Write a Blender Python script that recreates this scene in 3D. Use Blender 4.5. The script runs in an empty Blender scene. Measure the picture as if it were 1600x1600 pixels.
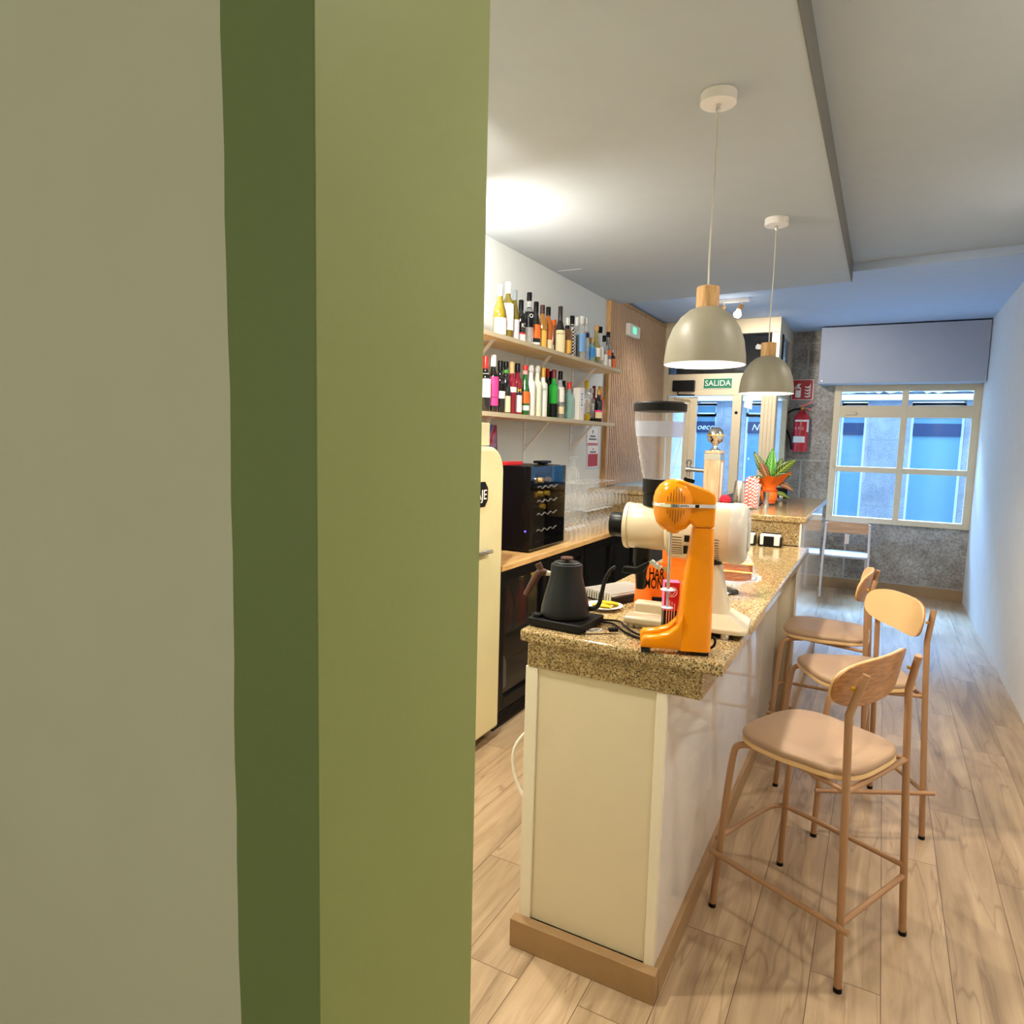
import bpy, bmesh, math, random
from mathutils import Vector, Matrix
random.seed(7)
S = bpy.context.scene
COL = S.collection
# ---------------------------------------------------------------- camera
cam_d = bpy.data.cameras.new('camera'); cam = bpy.data.objects.new('camera', cam_d); COL.objects.link(cam)
cam_d.sensor_width = 36.0; cam_d.lens = 1062.81/1600*36.0; cam_d.clip_start = .05
_y, _p, _r = 0.49529, -0.106972, 0.0250795
_f = Vector((-math.sin(_y)*math.cos(_p), math.cos(_y)*math.cos(_p), math.sin(_p)))
_r0 = Vector((math.cos(_y), math.sin(_y), 0)); _u0 = _r0.cross(_f)
_rt = _r0*math.cos(_r)+_u0*math.sin(_r); _up = _u0*math.cos(_r)-_r0*math.sin(_r)
_m = Matrix((_rt, _up, -_f)).transposed().to_4x4(); _m.translation = Vector((0, 0, 1.6))
cam.matrix_world = _m
S.camera = cam
# ---------------------------------------------------------------- light
S.view_settings.view_transform = 'Standard'; S.view_settings.look = 'None'
S.view_settings.gamma = 1; S.view_settings.use_curve_mapping = False
S.view_settings.exposure = 0.42
S.cycles.use_denoising = True
S.cycles.max_bounces = 8; S.cycles.diffuse_bounces = 4; S.cycles.glossy_bounces = 4
S.cycles.transmission_bounces = 8; S.cycles.transparent_max_bounces = 72
S.cycles.sample_clamp_indirect = 4.0; S.cycles.caustics_reflective = False; S.cycles.caustics_refractive = False
w = bpy.data.worlds.new('sky'); S.world = w; w.use_nodes = True
w.node_tree.nodes['Background'].inputs[0].default_value = (.50, .78, 1.0, 1)
w.node_tree.nodes['Background'].inputs[1].default_value = 4.6
def area(name, loc, target, sx, sy, power, col, spread=None):
    d = bpy.data.lights.new(name, 'AREA'); d.shape = 'RECTANGLE'; d.size = sx; d.size_y = sy
    d.energy = power; d.color = col
    if spread: d.spread = math.radians(spread)
    o = bpy.data.objects.new(name, d); COL.objects.link(o); o.location = loc
    o.rotation_euler = (Vector(target)-Vector(loc)).to_track_quat('-Z', 'Y').to_euler()
    return o
def spot(name, loc, target, power, col, size=.04, ang=120, blend=.6):
    d = bpy.data.lights.new(name, 'SPOT'); d.energy = power; d.color = col; d.shadow_soft_size = size
    d.spot_size = math.radians(ang); d.spot_blend = blend
    o = bpy.data.objects.new(name, d); COL.objects.link(o); o.location = loc
    o.rotation_euler = (Vector(target)-Vector(loc)).to_track_quat('-Z', 'Y').to_euler()
    return o
WARM = (1.0, .92, .79); NEUT = (1.0, .95, .87)
# daylight of the street above the storefront and the window
area('street_daylight', (.9, 12.2, 5.6), (-.7, 7.6, .9), 7.0, 2.4, 2100, (.27, .54, 1.0), 100)
# fill light added behind the camera to brighten the green and cream wall
area('rear_fill_light', (-1.0, -1.93, 1.7), (-1.0, .4, 1.7), 1.3, 1.9, 14.5, (1, .96, .86))
# bar room ceiling lamps with housings; two unseen ones are assumed, the three stool-side ones are added fill
DOWN = [(-1.42, 1.25, 42), (-1.42, 2.15, 42), (.55, 1.2, 20), (.62, 2.6, 24), (.62, 4.4, 20)]
CEIL = 2.82; CEIL2 = 2.89; CEIL3 = 2.95
for dx, dy, dp in DOWN:
    zc = (CEIL if dx < -.297 else CEIL3)-.03
    spot('assumed_and_fill_glow', (dx, dy, zc), (dx-.12, dy+.25, 0), dp*2.1, WARM, .05, 150, .8)
# assumed linear uplight to brighten the ceiling over the back shelves, hidden from here by the green wall end
area('assumed_uplight_glow', (-2.03, 3.0, 2.42), (-1.72, 4.6, 2.80), .12, .5, 16, NEUT)
spot('shelf_fill', (-1.42, 2.12, 2.76), (-2.15, 4.4, 1.7), 115, NEUT, .05, 75, .8)  # extra spot with no housing, added to brighten the shelf wall
# ---------------------------------------------------------------- materials
def lin(c):
    return tuple((x/12.92 if x <= .04045 else ((x+.055)/1.055)**2.4) for x in c)
def rgb(r, g, b): return lin((r/255, g/255, b/255))
def nmat(name):
    m = bpy.data.materials.new(name); m.use_nodes = True
    return m, m.node_tree, m.node_tree.nodes['Principled BSDF']
def pm(name, col, rough=.5, metal=0, spec=.5, emit=None, es=1, coat=0, var=0, vs=8, bump=0, bs=60, stretch=(1, 1, 1)):
    m, t, b = nmat(name)
    b.inputs['Base Color'].default_value = (*col, 1); b.inputs['Roughness'].default_value = rough
    b.inputs['Metallic'].default_value = metal; b.inputs['Specular IOR Level'].default_value = spec
    b.inputs['Coat Weight'].default_value = coat
    if emit: b.inputs['Emission Color'].default_value = (*emit, 1); b.inputs['Emission Strength'].default_value = es
    tc = t.nodes.new('ShaderNodeTexCoord'); mp = t.nodes.new('ShaderNodeMapping'); mp.inputs['Scale'].default_value = stretch
    t.links.new(tc.outputs['Object'], mp.inputs[0])
    n = t.nodes.new('ShaderNodeTexNoise'); n.inputs['Scale'].default_value = vs; n.inputs['Detail'].default_value = 5
    t.links.new(mp.outputs[0], n.inputs['Vector'])
    mx = t.nodes.new('ShaderNodeMix'); mx.data_type = 'RGBA'
    v = var if var else .04
    mx.inputs[6].default_value = (*[c*(1-v) for c in col], 1); mx.inputs[7].default_value = (*[min(1, c*(1+v)) for c in col], 1)
    t.links.new(n.outputs[0], mx.inputs[0]); t.links.new(mx.outputs[2], b.inputs['Base Color'])
    if bump:
        n2 = t.nodes.new('ShaderNodeTexNoise'); n2.inputs['Scale'].default_value = bs; n2.inputs['Detail'].default_value = 6
        t.links.new(mp.outputs[0], n2.inputs['Vector'])
        bp = t.nodes.new('ShaderNodeBump'); bp.inputs['Strength'].default_value = bump; bp.inputs['Distance'].default_value = .01
        t.links.new(n2.outputs[0], bp.inputs['Height']); t.links.new(bp.outputs[0], b.inputs['Normal'])
    return m
def ramp(t, stops, mode='LINEAR'):
    r = t.nodes.new('ShaderNodeValToRGB'); r.color_ramp.interpolation = mode
    e = r.color_ramp.elements
    while len(e) > 1: e.remove(e[-1])
    e[0].position = stops[0][0]; e[0].color = (*stops[0][1], 1)
    for p, c in stops[1:]:
        k = e.new(p); k.color = (*c, 1)
    return r
def wood(name, c1, c2, scale=(1, 1, 1), rough=.45, ns=14, axis=None, coat=0):
    m, t, b = nmat(name); b.inputs['Roughness'].default_value = rough; b.inputs['Coat Weight'].default_value = coat
    tc = t.nodes.new('ShaderNodeTexCoord'); mp = t.nodes.new('ShaderNodeMapping'); mp.inputs['Scale'].default_value = scale
    t.links.new(tc.outputs['Object'], mp.inputs[0])
    n = t.nodes.new('ShaderNodeTexNoise'); n.inputs['Scale'].default_value = ns; n.inputs['Detail'].default_value = 7; n.inputs['Distortion'].default_value = .6
    t.links.new(mp.outputs[0], n.inputs['Vector'])
    r = ramp(t, [(.3, c2), (.5, tuple((a+b_)/2 for a, b_ in zip(c1, c2))), (.68, c1)])
    t.links.new(n.outputs[0], r.inputs[0]); t.links.new(r.outputs[0], b.inputs['Base Color'])
    return m
def granite(name, rough=.12):
    m, t, b = nmat(name); b.inputs['Roughness'].default_value = rough
    tc = t.nodes.new('ShaderNodeTexCoord')
    v = t.nodes.new('ShaderNodeTexVoronoi'); v.inputs['Scale'].default_value = 330; v.inputs['Randomness'].default_value = 1
    t.links.new(tc.outputs['Object'], v.inputs['Vector'])
    sep = t.nodes.new('ShaderNodeSeparateColor'); t.links.new(v.outputs['Color'], sep.inputs[0])
    r = ramp(t, [(0, rgb(70, 52, 36)), (.10, rgb(110, 84, 54)), (.24, rgb(160, 130, 84)), (.42, rgb(190, 164, 116)), (.68, rgb(206, 184, 140)), (.88, rgb(226, 212, 178))], 'CONSTANT')
    t.links.new(sep.outputs[0], r.inputs[0])
    n = t.nodes.new('ShaderNodeTexNoise'); n.inputs['Scale'].default_value = 40; n.inputs['Detail'].default_value = 4
    t.links.new(tc.outputs['Object'], n.inputs['Vector'])
    r2 = ramp(t, [(.35, (.70, .67, .60)), (.65, (.92, .90, .84))]); t.links.new(n.outputs[0], r2.inputs[0])
    mx = t.nodes.new('ShaderNodeMix'); mx.data_type = 'RGBA'; mx.blend_type = 'MULTIPLY'; mx.inputs[0].default_value = 1
    t.links.new(r.outputs[0], mx.inputs[6]); t.links.new(r2.outputs[0], mx.inputs[7]); t.links.new(mx.outputs[2], b.inputs['Base Color'])
    return m
def floor_mat():
    m, t, b = nmat('oak_planks')
    tc = t.nodes.new('ShaderNodeTexCoord'); mp = t.nodes.new('ShaderNodeMapping'); mp.inputs['Rotation'].default_value = (0, 0, math.radians(90))
    mp.inputs['Location'].default_value = (.37, .08, 0)
    t.links.new(tc.outputs['Object'], mp.inputs[0])
    br = t.nodes.new('ShaderNodeTexBrick'); br.offset = .37; br.offset_frequency = 2
    for k, v in (('Scale', 1.0), ('Mortar Size', .0012), ('Mortar Smooth', .1), ('Brick Width', 1.3), ('Row Height', .19), ('Bias', 0)): br.inputs[k].default_value = v
    br.inputs['Color1'].default_value = (0, 0, 0, 1); br.inputs['Color2'].default_value = (1, 1, 1, 1); br.inputs['Mortar'].default_value = (.5, .5, .5, 1)
    t.links.new(mp.outputs[0], br.inputs['Vector'])
    m2 = t.nodes.new('ShaderNodeMapping'); m2.inputs['Scale'].default_value = (6, .55, 1); t.links.new(tc.outputs['Object'], m2.inputs[0])
    # shift grain per plank
    va = t.nodes.new('ShaderNodeVectorMath'); va.operation = 'MULTIPLY_ADD'; va.inputs[1].default_value = (7, 13, 5)
    t.links.new(br.outputs['Color'], va.inputs[0]); t.links.new(m2.outputs[0], va.inputs[2])
    n = t.nodes.new('ShaderNodeTexNoise'); n.inputs['Scale'].default_value = 1.6; n.inputs['Detail'].default_value = 9; n.inputs['Distortion'].default_value = 1.3; n.inputs['Roughness'].default_value = .62
    t.links.new(va.outputs[0], n.inputs['Vector'])
    r = ramp(t, [(.25, rgb(132, 108, 84)), (.42, rgb(170, 144, 114)), (.58, rgb(190, 164, 132)), (.8, rgb(204, 182, 152))])
    t.links.new(n.outputs[0], r.inputs[0])
    hs = t.nodes.new('ShaderNodeHueSaturation'); mr = t.nodes.new('ShaderNodeMapRange'); mr.inputs[3].default_value = .86; mr.inputs[4].default_value = 1.08
    t.links.new(br.outputs['Color'], mr.inputs[0]); t.links.new(mr.outputs[0], hs.inputs['Value']); t.links.new(r.outputs[0], hs.inputs['Color'])
    # seams and a few dark cracks of the print
    mx = t.nodes.new('ShaderNodeMix'); mx.data_type = 'RGBA'; mx.inputs[7].default_value = (*rgb(92, 66, 46), 1)
    t.links.new(br.outputs['Fac'], mx.inputs[0]); t.links.new(hs.outputs[0], mx.inputs[6])
    wv = t.nodes.new('ShaderNodeTexNoise'); wv.inputs['Scale'].default_value = 1.1; wv.inputs['Detail'].default_value = 3; wv.inputs['Distortion'].default_value = .25
    t.links.new(va.outputs[0], wv.inputs['Vector'])
    cr = ramp(t, [(.487, (0, 0, 0)), (.496, (.4, .4, .4)), (.505, (0, 0, 0))]); t.links.new(wv.outputs[0], cr.inputs[0])
    mx2 = t.nodes.new('ShaderNodeMix'); mx2.data_type = 'RGBA'; mx2.inputs[7].default_value = (*rgb(104, 74, 50), 1)
    t.links.new(cr.outputs[0], mx2.inputs[0]); t.links.new(mx.outputs[2], mx2.inputs[6]); t.links.new(mx2.outputs[2], b.inputs['Base Color'])
    b.inputs['Roughness'].default_value = .33
    return m
def stone_mat(name, cols, scale=3.0, bump=.6, rough=.85, mortar=None):
    m, t, b = nmat(name); b.inputs['Roughness'].default_value = rough
    tc = t.nodes.new('ShaderNodeTexCoord')
    n = t.nodes.new('ShaderNodeTexNoise'); n.inputs['Scale'].default_value = scale; n.inputs['Detail'].default_value = 10; n.inputs['Roughness'].default_value = .7
    t.links.new(tc.outputs['Object'], n.inputs['Vector'])
    r = ramp(t, list(zip((.3, .45, .58, .72), cols))); t.links.new(n.outputs[0], r.inputs[0])
    n2 = t.nodes.new('ShaderNodeTexNoise'); n2.inputs['Scale'].default_value = 55; n2.inputs['Detail'].default_value = 5
    t.links.new(tc.outputs['Object'], n2.inputs['Vector'])
    r2 = ramp(t, [(.35, (.62, .61, .60)), (.5, (.86, .86, .86)), (.65, (1.05, 1.05, 1.05))]); t.links.new(n2.outputs[0], r2.inputs[0])
    mx = t.nodes.new('ShaderNodeMix'); mx.data_type = 'RGBA'; mx.blend_type = 'MULTIPLY'; mx.inputs[0].default_value = 1
    t.links.new(r.outputs[0], mx.inputs[6]); t.links.new(r2.outputs[0], mx.inputs[7])
    out = mx.outputs[2]
    if mortar:
        mp = t.nodes.new('ShaderNodeMapping'); mp.inputs['Rotation'].default_value = (math.radians(90), 0, 0); mp.inputs['Location'].default_value = mortar[4]
        t.links.new(tc.outputs['Object'], mp.inputs[0])
        br = t.nodes.new('ShaderNodeTexBrick'); br.offset = .4
        for k, v in (('Scale', 1.0), ('Mortar Size', mortar[2]), ('Mortar Smooth', .5), ('Brick Width', mortar[0]), ('Row Height', mortar[1]), ('Bias', 0)): br.inputs[k].default_value = v
        t.links.new(mp.outputs[0], br.inputs['Vector'])
        mz = t.nodes.new('ShaderNodeMix'); mz.data_type = 'RGBA'; mz.inputs[7].default_value = (*mortar[3], 1)
        t.links.new(br.outputs['Fac'], mz.inputs[0]); t.links.new(out, mz.inputs[6]); out = mz.outputs[2]
    t.links.new(out, b.inputs['Base Color'])
    bp = t.nodes.new('ShaderNodeBump'); bp.inputs['Strength'].default_value = bump; bp.inputs['Distance'].default_value = .02
    ad = t.nodes.new('ShaderNodeMath'); ad.operation = 'MULTIPLY_ADD'; ad.inputs[1].default_value = .35
    t.links.new(n2.outputs[0], ad.inputs[0]); t.links.new(n.outputs[0], ad.inputs[2])
    t.links.new(ad.outputs[0], bp.inputs['Height']); t.links.new(bp.outputs[0], b.inputs['Normal'])
    return m
def glass(name, tint=(1, 1, 1), body=0.0, bodycol=(1, 1, 1), rough=0.02, refl=1.0, ior=1.5, edge=0):
    """clear sheet or vessel: see-through with fresnel reflections, optional milky share"""
    m = bpy.data.materials.new(name); m.use_nodes = True; t = m.node_tree; t.nodes.clear()
    o = t.nodes.new('ShaderNodeOutputMaterial'); tr = t.nodes.new('ShaderNodeBsdfTransparent'); tr.inputs[0].default_value = (*tint, 1)
    gl = t.nodes.new('ShaderNodeBsdfGlossy'); gl.inputs['Roughness'].default_value = rough; gl.inputs[0].default_value = (refl, refl, refl, 1)
    lw = t.nodes.new('ShaderNodeFresnel'); lw.inputs[0].default_value = ior
    ge = t.nodes.new('ShaderNodeNewGeometry'); iv = t.nodes.new('ShaderNodeMath'); iv.operation = 'SUBTRACT'; iv.inputs[0].default_value = 1; t.links.new(ge.outputs['Backfacing'], iv.inputs[1])
    mu = t.nodes.new('ShaderNodeMath'); mu.operation = 'MULTIPLY'; t.links.new(iv.outputs[0], mu.inputs[0]); t.links.new(lw.outputs[0], mu.inputs[1])
    mx = t.nodes.new('ShaderNodeMixShader'); t.links.new(mu.outputs[0], mx.inputs[0]); t.links.new(gl.outputs[0], mx.inputs[2])
    if body:
        df = t.nodes.new('ShaderNodeBsdfDiffuse'); df.inputs[0].default_value = (*bodycol, 1)
        m2 = t.nodes.new('ShaderNodeMixShader'); m2.inputs[0].default_value = body
        if edge:   # white mixed in at the silhouette, standing in for bright glass highlights
            fa = t.nodes.new('ShaderNodeLayerWeight'); fa.inputs[0].default_value = .5
            pw = t.nodes.new('ShaderNodeMath'); pw.operation = 'POWER'; pw.inputs[1].default_value = 3; t.links.new(fa.outputs['Facing'], pw.inputs[0])
            ma = t.nodes.new('ShaderNodeMath'); ma.operation = 'MULTIPLY_ADD'; ma.inputs[1].default_value = edge; ma.inputs[2].default_value = body; t.links.new(pw.outputs[0], ma.inputs[0]); t.links.new(ma.outputs[0], m2.inputs[0])
        t.links.new(tr.outputs[0], m2.inputs[1]); t.links.new(df.outputs[0], m2.inputs[2]); t.links.new(m2.outputs[0], mx.inputs[1])
    else: t.links.new(tr.outputs[0], mx.inputs[1])
    t.links.new(mx.outputs[0], o.inputs[0])
    return m
M = {}
def tints():
    P = lambda n, *a, **k: M.__setitem__(n, pm(n, *a, **k))
    P('green_paint', rgb(114, 131, 72), .55, bump=.05, bs=90); P('green_paint_lit', rgb(136, 146, 82), .5, bump=.03, bs=90)
    P('cream_wall', rgb(202, 202, 168), .7, bump=.05, bs=60)
    P('wall_paint', rgb(222, 226, 224), .75, bump=.03, bs=80); P('ceiling_paint', rgb(182, 190, 196), .8); P('ceiling_daylight_tint', rgb(186, 204, 232), .8)
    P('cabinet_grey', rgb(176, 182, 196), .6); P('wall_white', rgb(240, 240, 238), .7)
    P('laminate', rgb(218, 206, 180), .35); P('laminate_trim', rgb(234, 226, 208), .3)
    P('gloss_tile', rgb(226, 222, 218), .05, coat=.3)
    P('plinth_wood', rgb(158, 126, 88), .5, var=.14, vs=20)
    P('black', rgb(10, 10, 11), .35, spec=.2); P('black_gloss', rgb(6, 6, 8), .06); P('black_matte', rgb(10, 10, 11), .5, spec=.25); P('kettle_black', rgb(22, 25, 28), .42, spec=.3)
    P('dark_rubber', rgb(20, 20, 20), .8)
    P('cream_enamel', rgb(224, 214, 168), .12, coat=.4); P('grinder_end', rgb(206, 200, 190), .35); P('grinder_cream', rgb(214, 200, 170), .28, coat=.2); P('white_plastic', rgb(236, 234, 226), .35)
    P('yellow_enamel', rgb(240, 144, 0), .2, coat=.08, spec=.35); P('chrome', (.85, .85, .85), .08, 1); P('steel', (.62, .6, .57), .26, 1); P('brushed', (.72, .7, .66), .3, 1)
    P('shade', rgb(134, 129, 112), .45); P('shade_inner', rgb(250, 248, 240), .6); P('lamp_emit', (1, 1, 1), .5, emit=(1, .93, .8), es=14)
    P('downlight_emit', (1, 1, 1), .5, emit=(1, .9, .75), es=5); P('led_green', (.1, .8, .3), .5, emit=(.1, 1, .35), es=1.2); P('led_blue', (.1, .1, .9), .5, emit=(.08, .04, 1), es=3)
    P('stool_metal', rgb(166, 126, 90), .42, metal=.1); P('stool_leather', rgb(166, 136, 108), .5, bump=.06, bs=200)
    P('chair_metal', rgb(224, 210, 204), .4)
    P('aluminium', rgb(222, 204, 172), .5, metal=.1); P('cord_grey', rgb(206, 200, 190), .6)
    P('paper', rgb(246, 244, 238), .6); P('lilac', rgb(220, 214, 226), .6); P('cream_label', rgb(240, 224, 178), .6); P('yellow_label', rgb(238, 184, 84), .6)
    P('red', rgb(214, 32, 30), .35); P('maroon', rgb(110, 18, 28), .35); P('pink', rgb(240, 60, 140), .5); P('pink_pale', rgb(238, 170, 168), .5)
    P('orange', rgb(240, 110, 24), .5); P('orange_bag', rgb(244, 106, 10), .38, bump=.25, bs=30); P('yellow', rgb(246, 218, 20), .4); P('gold', rgb(206, 158, 40), .35)
    P('navy', rgb(20, 24, 66), .4); P('blue_label', rgb(50, 140, 214), .5); P('blue_pale', rgb(120, 170, 226), .5); P('green', rgb(70, 160, 60), .5)
    P('silver', rgb(206, 200, 202), .3, metal=.3); P('grey', rgb(136, 146, 148), .4); P('foil', rgb(52, 46, 44), .35, metal=.3); P('brown', rgb(66, 34, 24), .4)
    P('tan', rgb(206, 168, 110), .5); P('cork', rgb(200, 160, 104), .7); P('white', rgb(244, 240, 236), .4); P('clear_cap', rgb(206, 206, 202), .25)
    P('black_glass', rgb(14, 12, 12), .06, coat=.5); P('sign_green', rgb(18, 118, 76), .5); P('sign_red', rgb(186, 28, 34), .45); P('ext_red', rgb(196, 20, 34), .25, coat=.4)
    P('carton_red', rgb(196, 16, 60), .4); P('carton_pink', rgb(236, 120, 180), .4); P('cardboard', rgb(226, 206, 168), .7)
    P('slat_wood', rgb(206, 170, 136), .4, var=.1, vs=30, stretch=(1, 1, .1)); P('slat_back', rgb(40, 27, 22), .8)
    P('pine', rgb(238, 204, 150), .5, var=.1, vs=6, stretch=(8, 1, 8)); P('pine_edge', rgb(206, 190, 158), .5)
    P('cake', rgb(240, 196, 110), .8, bump=.5, bs=60); P('crust', rgb(170, 96, 42), .7, bump=.4, bs=80); P('crumble', rgb(250, 216, 120), .8, bump=.8, bs=50)
    P('lemon', rgb(246, 220, 60), .5); P('soil', rgb(50, 36, 26), .9); P('raspberry', rgb(214, 20, 48), .6, bump=.8, bs=140)
    P('riser_shade', rgb(112, 110, 106), .7); P('terracotta', rgb(226, 92, 30), .6); P('street', rgb(120, 122, 126), .8); P('dark_grey', rgb(62, 66, 72), .5)
    P('ext_white', rgb(230, 232, 236), .7); P('ext_blue_glass', rgb(104, 150, 168), .15); P('ext_dark', rgb(26, 46, 84), .3); P('ribbed_grey', rgb(168, 164, 158), .4)
    P('knob_walnut', rgb(74, 40, 26), .45, var=.2, vs=40); P('dark_panel', rgb(48, 48, 50), .5)
    P('olive_glass', rgb(112, 98, 20), .08, coat=.4, var=.25, vs=20); P('amber_glass', rgb(168, 118, 50), .08, coat=.4); P('whisky', rgb(178, 92, 18), .08, coat=.4, var=.2, vs=14)
    P('green_glass', rgb(26, 96, 30), .06, coat=.4); P('green_bright', rgb(24, 160, 46), .08, coat=.4); P('blue_glass', rgb(20, 120, 226), .08, coat=.4); P('orange_glass', rgb(226, 96, 24), .08, coat=.4)
    P('frost', rgb(240, 240, 234), .4); P('frost_green', rgb(232, 238, 214), .4); P('smoke_glass', rgb(120, 120, 122), .08, coat=.4)
tints()
M['clear_glass'] = glass('clear_glass', (.93, .95, .95), .25, (.8, .82, .82))
M['brown_clear'] = glass('brown_clear', (.7, .5, .35), .5, rgb(140, 96, 60)); M['aqua_glass'] = glass('aqua_glass', (.7, .95, .92), .45, rgb(170, 214, 208))
M['gold_clear'] = glass('gold_clear', (.9, .85, .55), .5, rgb(178, 160, 92)); M['red_clear'] = glass('red_clear', (.6, .1, .15), .75, rgb(150, 28, 52))
M['pink_clear'] = glass('pink_clear', (.98, .85, .84), .45, rgb(240, 196, 190)); M['silver_clear'] = glass('silver_clear', (.95, .95, .97), .5, rgb(196, 200, 206))
M['glassware'] = glass('glassware', (1, 1, 1), .02, (1, 1, .98), refl=1.0, ior=1.5, edge=.95)
M['hopper'] = glass('hopper', (.95, .95, .97), .05, (.9, .9, .95), edge=.5); M['hopper_frost'] = glass('hopper_frost', (.8, .82, .9), .6, rgb(196, 204, 226), rough=.3)
M['pane'] = glass('pane', (.96, .98, 1.0)); M['dark_pane'] = glass('dark_pane', (.6, .61, .62), .08, (.05, .05, .05)); M['cooler_pane'] = glass('cooler_pane', (.7, .7, .7), .03, (.01, .01, .01)); M['slim_pane'] = glass('slim_pane', (.96, .98, 1), ior=1.15)
M['granite'] = granite('granite'); M['floor'] = floor_mat()
M['oak'] = wood('oak', rgb(206, 164, 108), rgb(170, 126, 76), (6, 6, .7), .5, 12)
M['oak_pale'] = wood('oak_pale', rgb(206, 174, 138), rgb(176, 140, 106), (6, 6, .7), .45, 12)
M['counter_oak'] = wood('counter_oak', rgb(232, 190, 128), rgb(200, 154, 94), (7, .8, 7), .4, 6)
M['back_ply'] = wood('back_ply', rgb(190, 132, 74), rgb(140, 90, 46), (4, 4, 22), .35, 5)
M['ply_edge'] = pm('ply_edge', rgb(222, 184, 130), .5)
M['chair_ply'] = wood('chair_ply', rgb(214, 176, 146), rgb(186, 144, 112), (1, 6, 20), .4, 4)
M['stone'] = stone_mat('stone', [rgb(112, 98, 84), rgb(160, 150, 138), rgb(186, 180, 172), rgb(220, 216, 208)], 1.7, .8, mortar=(1.3, .66, .014, rgb(170, 166, 158), (.3, .12, 0)))
M['facade'] = stone_mat('facade', [rgb(120, 124, 134), rgb(146, 150, 158), rgb(164, 168, 176), rgb(184, 188, 196)], 1.6, .2, mortar=(1.1, .6, .01, rgb(130, 134, 140), (.2, .1, 0)))
def lattice_mat():
    m, t, b = nmat('lattice'); tc = t.nodes.new('ShaderNodeTexCoord'); mp = t.nodes.new('ShaderNodeMapping')
    mp.inputs['Rotation'].default_value = (math.radians(45), 0, 0); mp.inputs['Scale'].default_value = (1, 1, 1)
    t.links.new(tc.outputs['Object'], mp.inputs[0]); br = t.nodes.new('ShaderNodeTexChecker')
    v = t.nodes.new('ShaderNodeVectorMath'); v.operation = 'MULTIPLY'; v.inputs[1].default_value = (0, 1, 1); t.links.new(mp.outputs[0], v.inputs[0])
    s = t.nodes.new('ShaderNodeSeparateXYZ'); t.links.new(v.outputs[0], s.inputs[0])
    outs = []
    for k in (1, 2):
        a = t.nodes.new('ShaderNodeMath'); a.operation = 'PINGPONG'; a.inputs[1].default_value = .008; t.links.new(s.outputs[k], a.inputs[0])
        c = t.nodes.new('ShaderNodeMath'); c.operation = 'LESS_THAN'; c.inputs[1].default_value = .002; t.links.new(a.outputs[0], c.inputs[0]); outs.append(c)
    mx = t.nodes.new('ShaderNodeMath'); mx.operation = 'MAXIMUM'; t.links.new(outs[0].outputs[0], mx.inputs[0]); t.links.new(outs[1].outputs[0], mx.inputs[1])
    c = t.nodes.new('ShaderNodeMix'); c.data_type = 'RGBA'; c.inputs[6].default_value = (*rgb(20, 12, 12), 1); c.inputs[7].default_value = (*rgb(236, 230, 226), 1)
    t.links.new(mx.outputs[0], c.inputs[0]); t.links.new(c.outputs[2], b.inputs['Base Color']); b.inputs['Roughness'].default_value = .3
    t.nodes.remove(br)
    return m
M['lattice'] = lattice_mat()
def swirl_mat():   # plain abstract print: blue ground, pale disc, red and dark side
    m, t, b = nmat('abstract_print'); tc = t.nodes.new('ShaderNodeTexCoord')
    n = t.nodes.new('ShaderNodeTexNoise'); n.inputs['Scale'].default_value = 7; n.inputs['Detail'].default_value = 3; n.inputs['Distortion'].default_value = 1.5
    t.links.new(tc.outputs['Object'], n.inputs['Vector'])
    r = ramp(t, [(.3, rgb(24, 80, 140)), (.42, rgb(84, 130, 206)), (.5, rgb(206, 140, 156)), (.56, rgb(214, 50, 84)), (.66, rgb(120, 14, 60)), (.75, rgb(20, 60, 110))])
    t.links.new(n.outputs[0], r.inputs[0]); t.links.new(r.outputs[0], b.inputs['Base Color']); b.inputs['Roughness'].default_value = .5
    return m
M['abstract'] = swirl_mat()
def straw_mat():
    m, t, b = nmat('striped_paper'); tc = t.nodes.new('ShaderNodeTexCoord'); s = t.nodes.new('ShaderNodeSeparateXYZ'); t.links.new(tc.outputs['Object'], s.inputs[0])
    a = t.nodes.new('ShaderNodeMath'); a.operation = 'ADD'; t.links.new(s.outputs[2], a.inputs[1])
    oi = t.nodes.new('ShaderNodeObjectInfo'); t.links.new(oi.outputs['Random'], a.inputs[0])
    p = t.nodes.new('ShaderNodeMath'); p.operation = 'PINGPONG'; p.inputs[1].default_value = .011; t.links.new(a.outputs[0], p.inputs[0])
    c = t.nodes.new('ShaderNodeMath'); c.operation = 'LESS_THAN'; c.inputs[1].default_value = .0052; t.links.new(p.outputs[0], c.inputs[0])
    x = t.nodes.new('ShaderNodeMix'); x.data_type = 'RGBA'; x.inputs[6].default_value = (*rgb(248, 240, 236), 1); x.inputs[7].default_value = (*rgb(230, 40, 40), 1)
    t.links.new(c.outputs[0], x.inputs[0]); t.links.new(x.outputs[2], b.inputs['Base Color']); return m
M['straw'] = straw_mat()
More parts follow.
